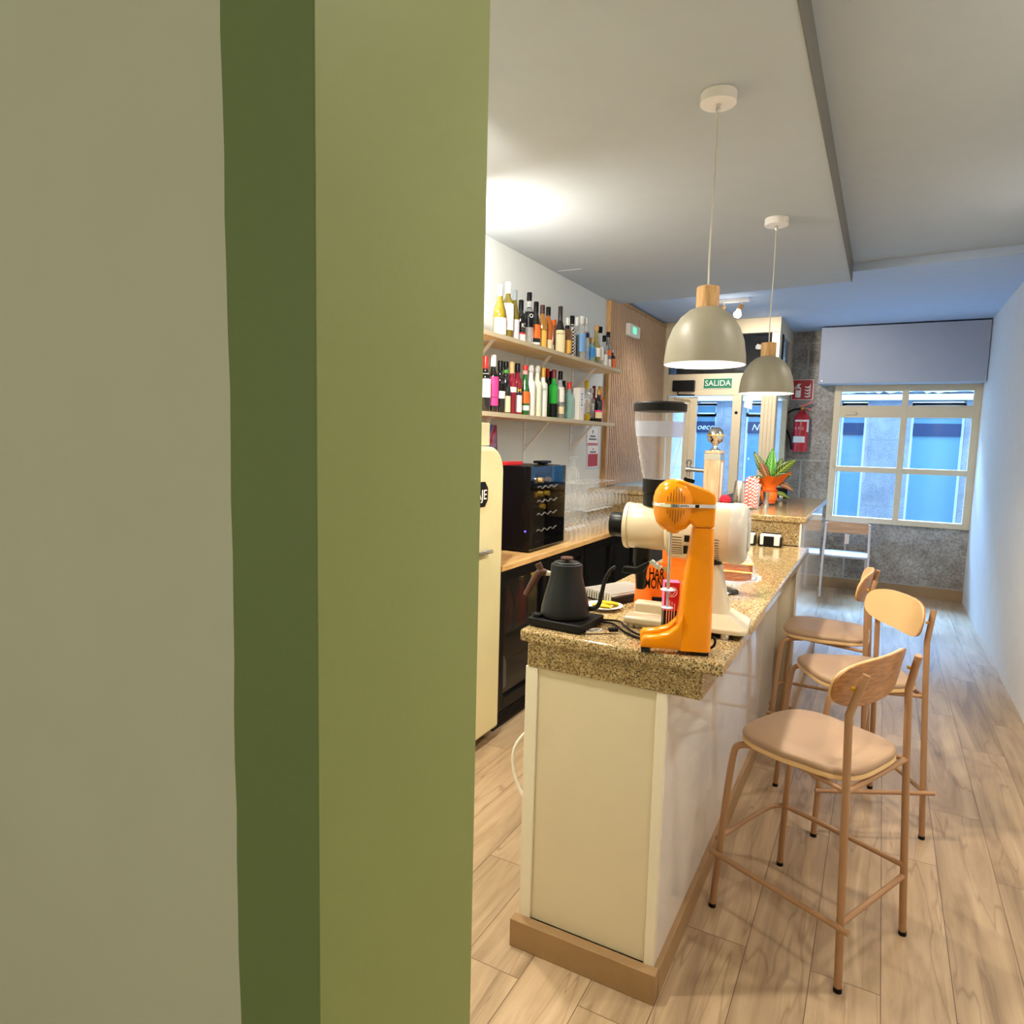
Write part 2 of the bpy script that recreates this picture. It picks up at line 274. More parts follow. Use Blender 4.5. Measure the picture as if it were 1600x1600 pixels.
def leaf_mat(name, base, vein):
    m, t, b = nmat(name); tc = t.nodes.new('ShaderNodeTexCoord'); s = t.nodes.new('ShaderNodeSeparateXYZ'); t.links.new(tc.outputs['UV'], s.inputs[0])
    # veins: midrib and slanted side veins, in the leaf's own uv
    ab = t.nodes.new('ShaderNodeMath'); ab.operation = 'SUBTRACT'; ab.inputs[1].default_value = .5; t.links.new(s.outputs[0], ab.inputs[0])
    ab2 = t.nodes.new('ShaderNodeMath'); ab2.operation = 'ABSOLUTE'; t.links.new(ab.outputs[0], ab2.inputs[0])
    mid = t.nodes.new('ShaderNodeMath'); mid.operation = 'LESS_THAN'; mid.inputs[1].default_value = .045; t.links.new(ab2.outputs[0], mid.inputs[0])
    sl = t.nodes.new('ShaderNodeMath'); sl.operation = 'MULTIPLY_ADD'; sl.inputs[1].default_value = -.45; t.links.new(ab2.outputs[0], sl.inputs[0]); t.links.new(s.outputs[1], sl.inputs[2])
    pp = t.nodes.new('ShaderNodeMath'); pp.operation = 'PINGPONG'; pp.inputs[1].default_value = .06; t.links.new(sl.outputs[0], pp.inputs[0])
    sd = t.nodes.new('ShaderNodeMath'); sd.operation = 'LESS_THAN'; sd.inputs[1].default_value = .01; t.links.new(pp.outputs[0], sd.inputs[0])
    mm = t.nodes.new('ShaderNodeMath'); mm.operation = 'MAXIMUM'; t.links.new(mid.outputs[0], mm.inputs[0]); t.links.new(sd.outputs[0], mm.inputs[1])
    x = t.nodes.new('ShaderNodeMix'); x.data_type = 'RGBA'; x.inputs[6].default_value = (*base, 1); x.inputs[7].default_value = (*vein, 1)
    t.links.new(mm.outputs[0], x.inputs[0]); t.links.new(x.outputs[2], b.inputs['Base Color']); b.inputs['Roughness'].default_value = .3; return m
M['leaf_green'] = leaf_mat('leaf_green', rgb(44, 120, 30), rgb(120, 190, 60)); M['leaf_dark'] = leaf_mat('leaf_dark', rgb(30, 66, 26), rgb(160, 176, 60)); M['leaf_brown'] = leaf_mat('leaf_brown', rgb(78, 44, 30), rgb(210, 150, 90))
# ---------------------------------------------------------------- mesh helpers
def fr(v): # frame perpendicular to v
    v = Vector(v).normalized(); a = Vector((0, 0, 1)) if abs(v.z) < .9 else Vector((1, 0, 0))
    x = v.cross(a).normalized(); return x, v.cross(x).normalized()
class MB:
    def __init__(s): s.bm = bmesh.new()
    def box(s, x0, x1, y0, y1, z0, z1, rot=None, piv=None):
        v = [s.bm.verts.new((x, y, z)) for x in (x0, x1) for y in (y0, y1) for z in (z0, z1)]
        for f in ((0, 1, 3, 2), (4, 6, 7, 5), (0, 4, 5, 1), (2, 3, 7, 6), (0, 2, 6, 4), (1, 5, 7, 3)): s.bm.faces.new([v[i] for i in f])
        if rot: bmesh.ops.rotate(s.bm, verts=v, cent=piv or ((x0+x1)/2, (y0+y1)/2, (z0+z1)/2), matrix=rot)
        return s
    def cyl(s, a, b, r, r2=None, seg=20, caps=True):
        a = Vector(a); b = Vector(b); r2 = r if r2 is None else r2; x, y = fr(b-a)
        A = [s.bm.verts.new(a+(x*math.cos(t)+y*math.sin(t))*r) for t in [k*2*math.pi/seg for k in range(seg)]]
        B = [s.bm.verts.new(b+(x*math.cos(t)+y*math.sin(t))*r2) for t in [k*2*math.pi/seg for k in range(seg)]]
        for i in range(seg): s.bm.faces.new((A[i], A[(i+1) % seg], B[(i+1) % seg], B[i]))
        if caps: s.bm.faces.new(A[::-1]); s.bm.faces.new(B)
        return s
    def lathe(s, prof, c=(0, 0, 0), seg=24, axis=None, close=True):
        """profile of (radius, height); axis other than z by direction vector"""
        c = Vector(c); d = Vector(axis or (0, 0, 1)).normalized()
        x, y = (Vector((1, 0, 0)), Vector((0, 1, 0))) if axis is None else fr(d)
        rings = []
        for r, z in prof:
            if r < 1e-5: rings.append([s.bm.verts.new(c+d*z)])
            else: rings.append([s.bm.verts.new(c+d*z+(x*math.cos(k*2*math.pi/seg)+y*math.sin(k*2*math.pi/seg))*r) for k in range(seg)])
        for A, B in zip(rings, rings[1:]):
            if len(A) == 1 and len(B) == 1: continue
            for i in range(seg):
                j = (i+1) % seg
                if len(A) == 1: s.bm.faces.new((A[0], B[i], B[j]))
                elif len(B) == 1: s.bm.faces.new((A[i], A[j], B[0]))
                else: s.bm.faces.new((A[i], A[j], B[j], B[i]))
        if close:
            for R in (rings[0], rings[-1]):
                if len(R) > 1: s.bm.faces.new(R if R is rings[-1] else R[::-1])
        return s
    def tube(s, pts, r, seg=10, smooth=0, radii=None):
        P = [Vector(p) for p in pts]; R = radii or [r]*len(P)
        for _ in range(smooth):
            Q = [P[0]]; RR = [R[0]]
            for (a, ra), (b, rb) in zip(zip(P, R), zip(P[1:], R[1:])):
                Q += [a.lerp(b, .25), a.lerp(b, .75)]; RR += [ra*.75+rb*.25, ra*.25+rb*.75]
            Q.append(P[-1]); RR.append(R[-1]); P = Q; R = RR
        x = None; rings = []
        for i, p in enumerate(P):
            d = (P[min(i+1, len(P)-1)]-P[max(i-1, 0)]).normalized()
            if x is None: x, y = fr(d)
            else:
                x = (x-d*x.dot(d)).normalized(); y = d.cross(x)
            rings.append([s.bm.verts.new(p+(x*math.cos(k*2*math.pi/seg)+y*math.sin(k*2*math.pi/seg))*R[i]) for k in range(seg)])
        for A, B in zip(rings, rings[1:]):
            for i in range(seg): s.bm.faces.new((A[i], A[(i+1) % seg], B[(i+1) % seg], B[i]))
        s.bm.faces.new(rings[0][::-1]); s.bm.faces.new(rings[-1])
        return s
    def prism(s, poly, fn, t0, t1):
        """poly of 2d points; fn(a, b, t) gives 3d"""
        A = [s.bm.verts.new(fn(a, b, t0)) for a, b in poly]; B = [s.bm.verts.new(fn(a, b, t1)) for a, b in poly]; n = len(poly)
        for i in range(n): s.bm.faces.new((A[i], A[(i+1) % n], B[(i+1) % n], B[i]))
        s.bm.faces.new(A[::-1]); s.bm.faces.new(B)
        return s
    def loft(s, rings, caps=True):
        V = [[s.bm.verts.new(p) for p in R] for R in rings]; n = len(V[0])
        for A, B in zip(V, V[1:]):
            for i in range(n): s.bm.faces.new((A[i], A[(i+1) % n], B[(i+1) % n], B[i]))
        if caps: s.bm.faces.new(V[0][::-1]); s.bm.faces.new(V[-1])
        return s
    def build(s, name, mat, parent=None, bev=0, smooth=35, sub=0, kind=None, label=None, seg=2):
        bmesh.ops.recalc_face_normals(s.bm, faces=s.bm.faces)
        me = bpy.data.meshes.new(name); s.bm.to_mesh(me); s.bm.free()
        me.materials.append(M[mat] if isinstance(mat, str) else mat)
        if smooth:
            me.polygons.foreach_set('use_smooth', [True]*len(me.polygons)); me.set_sharp_from_angle(angle=math.radians(smooth))
        o = bpy.data.objects.new(name, me); COL.objects.link(o)
        if parent: o.parent = parent
        if bev:
            b = o.modifiers.new('edge', 'BEVEL'); b.width = bev; b.segments = seg; b.limit_method = 'ANGLE'; b.angle_limit = math.radians(40)
        if sub:
            b = o.modifiers.new('smooth', 'SUBSURF'); b.levels = sub; b.render_levels = sub
        if kind: o['kind'] = kind
        if label: o['label'] = label
        return o
def thing(name, label, cat, loc=(0, 0, 0), rz=0, group=None):
    o = bpy.data.objects.new(name, None); COL.objects.link(o); o.location = loc; o.rotation_euler = (0, 0, rz)
    o['label'] = label; o['category'] = cat
    if group: o['group'] = group
    return o
def tag(o, label, cat, group=None):
    o['label'] = label; o['category'] = cat
    if group: o['group'] = group
    return o
def rr(w, h, r, n=5, cx=0, cy=0):  # rounded rectangle outline
    P = []
    for sx, sy, a0 in ((1, 1, 0), (-1, 1, 90), (-1, -1, 180), (1, -1, 270)):
        for k in range(n+1):
            a = math.radians(a0+90*k/n); P.append((cx+sx*(w/2-r)+r*math.cos(a), cy+sy*(h/2-r)+r*math.sin(a)))
    return P
XZ = lambda a, b, t: (a, t, b)
YZ = lambda a, b, t: (t, a, b)
XY = lambda a, b, t: (a, b, t)
def text(name, body, size, mat, parent, loc, rot, ext=.0006, sx=1, label=None, align='CENTER', shear=0, bold=0):
    c = bpy.data.curves.new(name, 'FONT'); c.body = body; c.size = size; c.extrude = ext; c.align_x = align; c.align_y = 'CENTER'; c.shear = shear; c.offset = bold
    c.resolution_u = 3
    o = bpy.data.objects.new(name, c); COL.objects.link(o); bpy.context.view_layer.update()
    me = bpy.data.meshes.new_from_object(o.evaluated_get(bpy.context.evaluated_depsgraph_get()))
    bpy.data.objects.remove(o)
    me.materials.clear(); me.materials.append(M[mat]); q = bpy.data.objects.new(name, me); COL.objects.link(q)
    q.parent = parent; q.location = loc; q.rotation_euler = rot; q.scale = (sx, 1, 1)
    if label: q['label'] = label
    return q
H90 = math.pi/2
# ================================================================ setting
def st(name, mb, mat, parent=None, **k):
    o = mb.build(name, mat, parent, smooth=0, **k)
    if not parent: o['kind'] = 'structure'
    return o
def sroot(name, loc=(0, 0, 0)):
    o = bpy.data.objects.new(name, None); COL.objects.link(o); o.location = loc; o['kind'] = 'structure'; return o
XW, XR, YB = -2.2, .85, -2.0
st('floor', MB().box(-4.5, XR+.1, YB-.1, 8.9, -.1, 0), 'floor')
st('ceiling_far', MB().prism([(-2.3, 5.93), (XR+.1, 5.62), (XR+.1, 8.9), (-2.3, 8.9)], XY, CEIL2, 3.1), 'ceiling_daylight_tint')  # pale blue in the far ceiling's colour stands for daylight on it
st('ceiling', MB().prism([(-2.3, YB-.1), (XR+.1, YB-.1), (XR+.1, 5.62), (-2.3, 5.93)], XY, CEIL3, 3.1), 'ceiling_paint')
st('riser_shade_strip', MB().box(-.2975, -.292, YB, 5.74, CEIL-.004, CEIL3), 'riser_shade')  # dark strip laid on the step riser to paint in its shade
st('ceiling_drop', MB().prism([(XW, YB), (-.297, YB), (-.297, 5.74), (XW, 5.93)], XY, CEIL, CEIL3+.001), 'ceiling_paint')
st('ceiling_hatch', MB().box(-2.17, -1.98, 4.62, 5.05, CEIL-.003, CEIL+.002), 'ceiling_paint', bev=.001)
st('wall_left', MB().box(-2.35, XW, .661, 7.45, 0, CEIL2), 'wall_paint')
st('wall_right', MB().box(XR, XR+.15, YB, 8.5, 0, CEIL3), 'wall_white')
st('wall_back', MB().box(-4.5, XR+.15, YB-.15, YB, 0, CEIL3), 'wall_paint')
w3 = sroot('rear_fill_window')  # unseen window frame and pane, added around the rear fill light
MB().box(-1.72, -1.65, YB, YB+.05, .68, 2.72).box(-.35, -.28, YB, YB+.05, .68, 2.72).box(-1.65, -.35, YB, YB+.05, .68, .75).box(-1.65, -.35, YB, YB+.05, 2.65, 2.72).build('window_frame', 'aluminium', w3, bev=.004)  # added unseen frame around the rear fill light
MB().box(-1.65, -.35, YB, YB+.03, .75, 2.65).build('pane', 'white_plastic', w3)
st('wall_side', MB().box(-4.5, -4.35, YB, .66, 0, CEIL2), 'wall_paint')
st('ceiling_entry', MB().box(-4.5, -2.3, YB-.1, .7, CEIL2, 3.1), 'ceiling_paint')
# wall end beside the camera: green paint on the face and the reveal, cream beyond a hand-cut paint line
bmx = MB()
edge = []
for k in range(61):
    z = CEIL2*k/60
    edge.append((-.5013+.0011*math.sin(z*9)+.0007*math.sin(z*31+1)+.0005*math.sin(z*77), z))
bmx.prism(edge+[(-.4, CEIL2), (-.4, 0)], XZ, .4066, .661)
go = st('wall_green', bmx, 'green_paint')
st('wall_reveal', MB().box(-.4, -.3985, .4069, .661, 0, CEIL), 'green_paint_lit')  # same green paint, its colour lifted for the lamplight on this side
bmx = MB(); bmx.prism([(-4.4, 0)]+edge+[(-4.4, CEIL2)], XZ, .4066, .661)
st('wall_front', bmx, 'cream_wall')
st('baseboard_left', MB().box(XW, XW+.012, .661, 3.0, 0, .08), 'plinth_wood')
# stone wall with the window
st('wall_far', MB().box(-1.06, -.52, 8.5, 8.9, 0, CEIL2).box(-.52, XR, 8.5, 8.9, 0, .77).box(-.52, XR, 8.5, 8.9, 2.29, CEIL2), 'stone')
st('baseboard_far', MB().box(-1.0, XR, 8.482, 8.5, 0, .12), 'plinth_wood')
w1 = sroot('window_1')
f = MB()
for a in ((-.52, -.45), (.14, .20), (.78, .85)): f.box(a[0], a[1], 8.46, 8.54, .77, 2.29)
for a in ((.77, .83), (1.33, 1.39), (1.93, 2.06), (2.215, 2.29)): f.box(-.52, .85, 8.462, 8.538, *a)
f.build('window_frame', 'aluminium', w1, bev=.004)
MB().box(-.45, .14, 8.495, 8.5, .83, 2.215).build('pane', 'pane', w1); MB().box(.20, .78, 8.495, 8.5, .83, 2.215).build('pane', 'pane', w1)
MB().box(-.40, -.29, 8.43, 8.46, 1.96, 1.985).build('handle', 'aluminium', w1, bev=.003)
for z in (.84, 1.37): MB().cyl((-.475, 8.45, z), (-.475, 8.45, z+.09), .008).build('hinge', 'aluminium', w1)
# storefront: exit door, sidelight, transom and the return towards the stone wall
d1 = sroot('door_1')
f = MB(); Y0, Y1 = 7.42, 7.49
f.box(-2.2, -2.12, Y0, Y1, 0, CEIL2).box(-2.12, -.99, Y0, Y1, 2.74, CEIL2).box(-2.12, -.99, Y0, Y1, 2.11, 2.34)
f.box(-1.42, -1.33, Y0-.01, Y1, 0, 2.11).box(-1.07, -.99, Y0, Y1, 2.34, 2.74)
f.build('door_frame', 'aluminium', d1, bev=.004)
p = MB(); p.box(-1.135, -.99, Y0, Y1, 0, 2.11)
for k in range(4): p.box(-1.13+k*.036, -1.13+k*.036+.030, Y0-.006, Y0, 0, 2.108)
p.build('post_panel', 'aluminium', d1, bev=.002)
MB().box(-2.12, -1.07, 7.455, 7.46, 2.34, 2.74).build('transom_pane', 'dark_pane', d1)
MB().box(-2.12, -1.0, 7.75, 7.8, 2.2, CEIL2).build('shutter_box', 'dark_panel', d1)
MB().box(-1.33, -1.135, 7.455, 7.46, 0, 2.11).build('side_pane', 'pane', d1)
lf = MB(); lf.box(-2.11, -2.05, 7.44, 7.48, .02, 2.10).box(-1.93, -1.875, 7.44, 7.48, .02, 2.10).box(-2.05, -1.93, 7.44, 7.48, 2.03, 2.10)
lf.build('door_stile', 'aluminium', d1, bev=.003)
MB().box(-2.05, -1.93, 7.455, 7.46, .02, 2.03).build('pane', 'pane', d1)
lf = MB(); lf.box(-1.875, -1.80, 7.46, 7.5, .02, 2.10).box(-1.80, -1.42, 7.46, 7.5, .02, .12)
lf.build('door_leaf', 'aluminium', d1, bev=.003)
MB().box(-1.80, -1.42, 7.475, 7.48, .12, 2.11).build('pane', 'pane', d1)
MB().cyl((-1.375, 7.405, 1.93), (-1.375, 7.41, 1.93), .016, seg=16).build('lock', 'black', d1)
c = MB(); c.box(-2.05, -1.815, 7.36, 7.42, 2.155, 2.27); c.build('door_closer', 'black', d1, bev=.006)
MB().tube([(-1.99, 7.38, 2.155), (-1.99, 7.37, 2.115), (-1.80, 7.34, 2.11)], .008).build('closer_arm', 'black', d1)
# the return
d2 = sroot('window_2')
f = MB(); f.box(-1.05, -.99, 7.49, 7.56, 0, CEIL2).box(-1.05, -.99, 8.34, 8.5, 0, CEIL2)
for a in ((0, .1), (2.11, 2.34), (2.76, CEIL2)): f.box(-1.045, -.992, 7.5, 8.4, *a)
f.build('window_frame', 'aluminium', d2, bev=.004)
MB().box(-1.022, -1.017, 7.56, 8.34, 2.34, 2.76).build('transom_pane', 'dark_pane', d2)
st('wall_lobby', MB().box(-2.5, -2.2, 7.45, 8.9, 0, 4.6), 'facade')
# street and the house across it
st('street', MB().box(-14, 12, 8.9, 30, -.25, -.15), 'street')
st('wall_over_shop', MB().box(-8, -1.0, 8.55, 8.9, 2.95, 6).box(-1.0, 6, 8.55, 8.9, 3.1, 6).box(-8, -2.5, 8.55, 8.9, -.1, 2.95).box(XR, 6, 8.5, 8.9, -.1, 3.1), 'facade')
hs = thing('granite_house', 'pale granite house across the street with tall glazed openings', 'building', (0, 14, -.15))
g = MB()
ops = [(-4.6, -3.75), (-3.42, -2.98), (-2.42, -1.98), (-1.5, -1.05), (-.72, -.30), (.4, 1.2), (2.2, 3.0)]
xs = -12
for a, b in ops:
    g.box(xs, a, 0, .5, 0, 2.6); g.box(a, b, .02, .5, 0, .35); xs = b
g.box(xs, 12, 0, .5, 0, 2.6); g.box(-12, 12, 0, .5, 2.6, 8)
g.build('wall', 'facade', hs)
MB().box(-12, 12, -.14, .0, 2.60, 2.70).build('string_course', 'ext_white', hs)
rk = MB().box(-12, 12, -.09, 0, 2.74, 3.4); bmesh.ops.subdivide_edges(rk.bm, edges=[e for e in rk.bm.edges if abs((e.verts[0].co-e.verts[1].co).x) > 1], cuts=260)
bmesh.ops.subdivide_edges(rk.bm, edges=[e for e in rk.bm.edges if abs((e.verts[0].co-e.verts[1].co).z) > .3], cuts=8)
for v in rk.bm.verts:
    if v.co.y < -.05: v.co += Vector((random.uniform(-.03, .03), random.uniform(-.09, .05), random.uniform(-.03, .03)))
rk.build('carved_frieze', 'ext_white', hs, smooth=0)
for i, (a, b) in enumerate(ops):
    wdw = MB(); e = .04
    wdw.box(a, a+e, .1, .16, .35, 2.55).box(b-e, b, .1, .16, .35, 2.55)
    for z in (.35, 2.30, 2.52, 2.42 if 0 else 2.51): wdw.box(a, b, .1, .16, z, z+.05)
    wdw.box(a, b, .1, .16, 2.30, 2.38)
    wo = wdw.build('window', 'ext_white', hs)
    MB().box(a+e, b-e, .13, .14, .4, 2.55).build('pane', 'ext_blue_glass', wo)
    MB().box(a+e, b-e, .09, .125, 1.98, 2.20).build('sign_band', 'ext_dark', wo)
    if i in (1, 2): text('sign_letters', 'oeco' if i == 1 else 'Ne', .17, 'ext_white', wo, ((a+b)/2, .085, 2.09), (H90, 0, 0), shear=.3)
# ================================================================ slatted wall
sl = MB(); y = 5.76
while y < 7.40:
    sl.box(-2.186, -2.160, y, y+.025, 1.206, 2.835); y += .0475
t = thing('slatted_panel', 'tall oak slat wall panel between the bottle shelves and the exit door', 'wall panel', (0, 0, 0))
sl.build('slats', 'slat_wood', t, bev=.002)
MB().box(-2.2, -2.186, 5.75, 7.42, 1.205, 2.86).build('backing', 'slat_back', t)
MB().box(-2.2, -2.158, 5.715, 5.755, 1.2005, CEIL-.001).box(-2.2, -2.158, 5.755, 7.42, 2.836, 2.866).build('frame', 'oak', t, bev=.002)
# vertical cable cover on the wall
tag(MB().box(-2.2, -2.18, 3.50, 3.53, 2.2, CEIL).build('cable_trunking', 'white', bev=.002), 'narrow white cable cover running up the wall to the ceiling', 'trunking')
# ================================================================ bar
bar = thing('bar_counter', 'long cream bar counter with speckled granite top, seen end on', 'bar counter', (0, 0, 0))
tp = MB(); tp.box(-.925, -.325, 1.78, 4.145, .993, 1.03); tp.build('granite_top', 'granite', bar, bev=.008, seg=3)
MB().box(-.910, -.38, 1.805, 4.145, .91, .993).build('granite_apron', 'granite', bar, bev=.006, seg=3)
MB().box(-.905, -.484, 1.822, 4.145, .09, .91).build('body', 'laminate', bar)
MB().box(-.915, -.875, 1.808, 1.822, .09, .91).box(-.505, -.474, 1.808, 1.822, .09, .91).build('corner_trim', 'laminate_trim', bar, bev=.002)
MB().box(-.875, -.5065, 1.815, 1.8225, .09, .91).build('end_panel', 'laminate', bar, bev=.001)
sp = MB(); y = 1.822
while y < 4.14:
    y2 = min(y+.6, 4.145); sp.box(-.484, -.474, y, y2-.002, .09, .91); y = y2
for z in (): pass
sp.build('side_panel', 'gloss_tile', bar, bev=.0008)
MB().box(-.93, -.46, 1.775, 1.81, 0, .092).box(-.484, -.458, 1.81, 4.145, 0, .092).build('plinth', 'plinth_wood', bar, bev=.002)
MB().box(-.915, -.905, 1.822, 4.145, .0, .91).build('back_panel', 'laminate', bar)
up = thing('raised_counter', 'higher granite counter beyond the bar, holding the beer tap and plant', 'bar counter', (0, 0, 0))
MB().box(-1.02, -.35, 4.15, 5.75, 1.163, 1.20).box(-2.195, -1.02, 5.42, 6.0, 1.163, 1.20).build('granite_top', 'granite', up, bev=.008, seg=3)
MB().box(-1.0, -.375, 4.165, 4.20, 1.031, 1.163).build('granite_riser', 'granite', up, bev=.003)
MB().box(-2.19, -1.02, 5.44, 5.47, .927, 1.163).build('granite_riser', 'granite', up, bev=.003)
MB().box(-.98, -.385, 4.20, 5.70, .0, 1.163).build('body', 'laminate', up)
MB().box(-.385, -.374, 4.16, 5.70, .09, 1.163).build('side_panel', 'gloss_tile', up)
MB().box(-.385, -.36, 4.15, 5.70, 0, .09).build('plinth', 'plinth_wood', up)
MB().box(-2.19, -.98, 5.47, 5.9, 0, 1.163).build('cross_body', 'dark_panel', up)
# inset black drip mat with a steel rim on the raised counter
dm = thing('bar_mat', 'dark drainage mat with bright steel rim under the beer tap', 'bar mat', (-.87, 5.02, 1.20))
MB().box(-.19, .20, -.56, .80, .0, .008).build('rim', 'chrome', dm, bev=.003)
MB().box(-.17, .175, -.54, .78, .008, .011).build('mat', 'black_matte', dm)
# ================================================================ back counter and bottle coolers
tag(MB().box(-2.19, -1.735, 3.12, 5.43, .893, .925).build('wooden_worktop', 'counter_oak', bev=.003), 'light wood worktop on the bottle coolers along the wall', 'worktop')
def cooler_unit(y0, y1, nd, label, first):
    r = thing('bottle_cooler', label, 'cooler', (-1.96, y0, 0))
    L = y1-y0
    MB().box(-.22, -.20, .004, L-.004, .02, .888).box(-.2, .17, .004, .02, .02, .888).box(-.2, .17, L-.02, L-.004, .02, .888).box(-.2, .17, .02, L-.02, .868, .888).box(-.2, .17, .02, L-.02, .12, .14).build('body', 'black', r)
    MB().box(-.2, .155, .02, L-.02, .50, .508).build('shelf', 'steel', r)
    gr = MB().box(-.2, .19, .004, L-.004, .0, .11)
    for k in range(6): gr.box(.19, .196, .03, L-.03, .02+k*.014, .028+k*.014)
    gr.build('grille', 'black_matte', r)
    l = bpy.data.lights.new('added_cooler_light', 'POINT'); l.energy = 1.6; l.color = (1, .95, .85); l.shadow_soft_size = .03  # point light added inside to brighten the cooler's contents
    q = bpy.data.objects.new('added_cooler_light', l); COL.objects.link(q); q.location = (.1, L/2, .85); q.parent = r
    dw = L/nd
    for k in range(nd):
        a = k*dw+.006; b = (k+1)*dw-.006
        dr = MB().box(.172, .218, a, a+.05, .115, .885).box(.172, .218, b-.05, b, .115, .885).box(.172, .218, a+.05, b-.05, .115, .175).box(.172, .218, a+.05, b-.05, .83, .885).build('door', 'black', r, bev=.003)
        MB().box(.19, .196, a+.05, b-.05, .175, .83).build('glass_pane', 'dark_pane', dr)
        MB().cyl((.218, b-.026, .16), (.223, b-.026, .16), .008, seg=12).build('lock', 'steel', dr)
    return r
cu = [(3.115, 4.30, 2, 'black glass-door bottle cooler next to the cream fridge'), (4.31, 5.42, 2, 'black glass-door bottle cooler at the far end, behind the coffee grinder')]
for i, a in enumerate(cu): cooler_unit(*a, i == 0)
# bottles and packs inside the coolers
def simple_bottle(name, x, y, z, h, r, mat, cap):
    t = thing(name[0], name[1], 'bottle', (x, y, z))
    MB().lathe([(r*.9, 0), (r, .01), (r, h*.6), (r*.4, h*.78), (r*.36, h*.93)], seg=12).build('glass_body', mat, t)
    MB().lathe([(r*.42, h*.92), (r*.42, h), (0, h)], seg=12).build('cap', cap, t)
    return t
cold = [(3.30, 'green_bright', 'white', .145, 'bright green bottle low in the cooler beside the cream fridge'), (3.45, 'red_clear', 'black', .509, 'red bottle on the cooler shelf behind the kettle'),
        (3.22, 'blue_glass', 'white', .509, 'blue bottle high in the cooler beside the cream fridge'), (3.62, 'red', 'gold', .509, 'opaque red bottle on the cooler shelf behind the kettle'), (3.385, 'frost', 'tan', .145, 'white bottle low in the cooler beside the cream fridge'),
        (3.78, 'gold_clear', 'gold', .509, 'golden bottle in the second cooler door'), (4.5, 'gold_clear', 'black', .509, 'golden bottle in the third cooler door'), (4.66, 'black_glass', 'red', .509, 'black bottle with red cap in the third cooler door')]
for y, mt, cp, z, lb in cold: simple_bottle(('bottle', lb), -1.88, y, z, .26, .034, mt, cp)
# ================================================================ wall shelves
def shelf(z, y1, label):
    r = thing('wall_shelf', label, 'shelf', (0, 0, 0))
    MB().box(-2.198, -1.95, 2.7, y1, z-.026, z).build('board', 'pine', r, bev=.002)
    MB().box(-1.9505, -1.947, 2.7, y1, z-.0255, z-.0005).build('front_edge', 'pine_edge', r)
    for y in (3.45, 4.22, 5.02):
        b = MB().box(-2.199, -2.194, y-.014, y+.014, z-.026-.30, z-.026).box(-2.199, -2.0, y-.014, y+.014, z-.030, z-.0262)
        b.prism([(-2.195, z-.235), (-2.195, z-.215), (-2.03, z-.030), (-2.01, z-.030)], lambda a, c_, t: (a, t, c_), y-.009, y+.009)
        bo = b.build('bracket', 'white', r, bev=.001)
        sc = MB()
        for dz in (.06, .16, .28): sc.cyl((-2.194, y, z-.026-dz), (-2.192, y, z-.026-dz), .004, seg=10)
        sc.build('screw', 'steel', bo)
    return r
shelf(2.19, 5.47, 'upper pine shelf carrying the spirit bottles'); shelf(1.75, 5.34, 'lower shelf of pale wood carrying the liqueur and wine bottles')
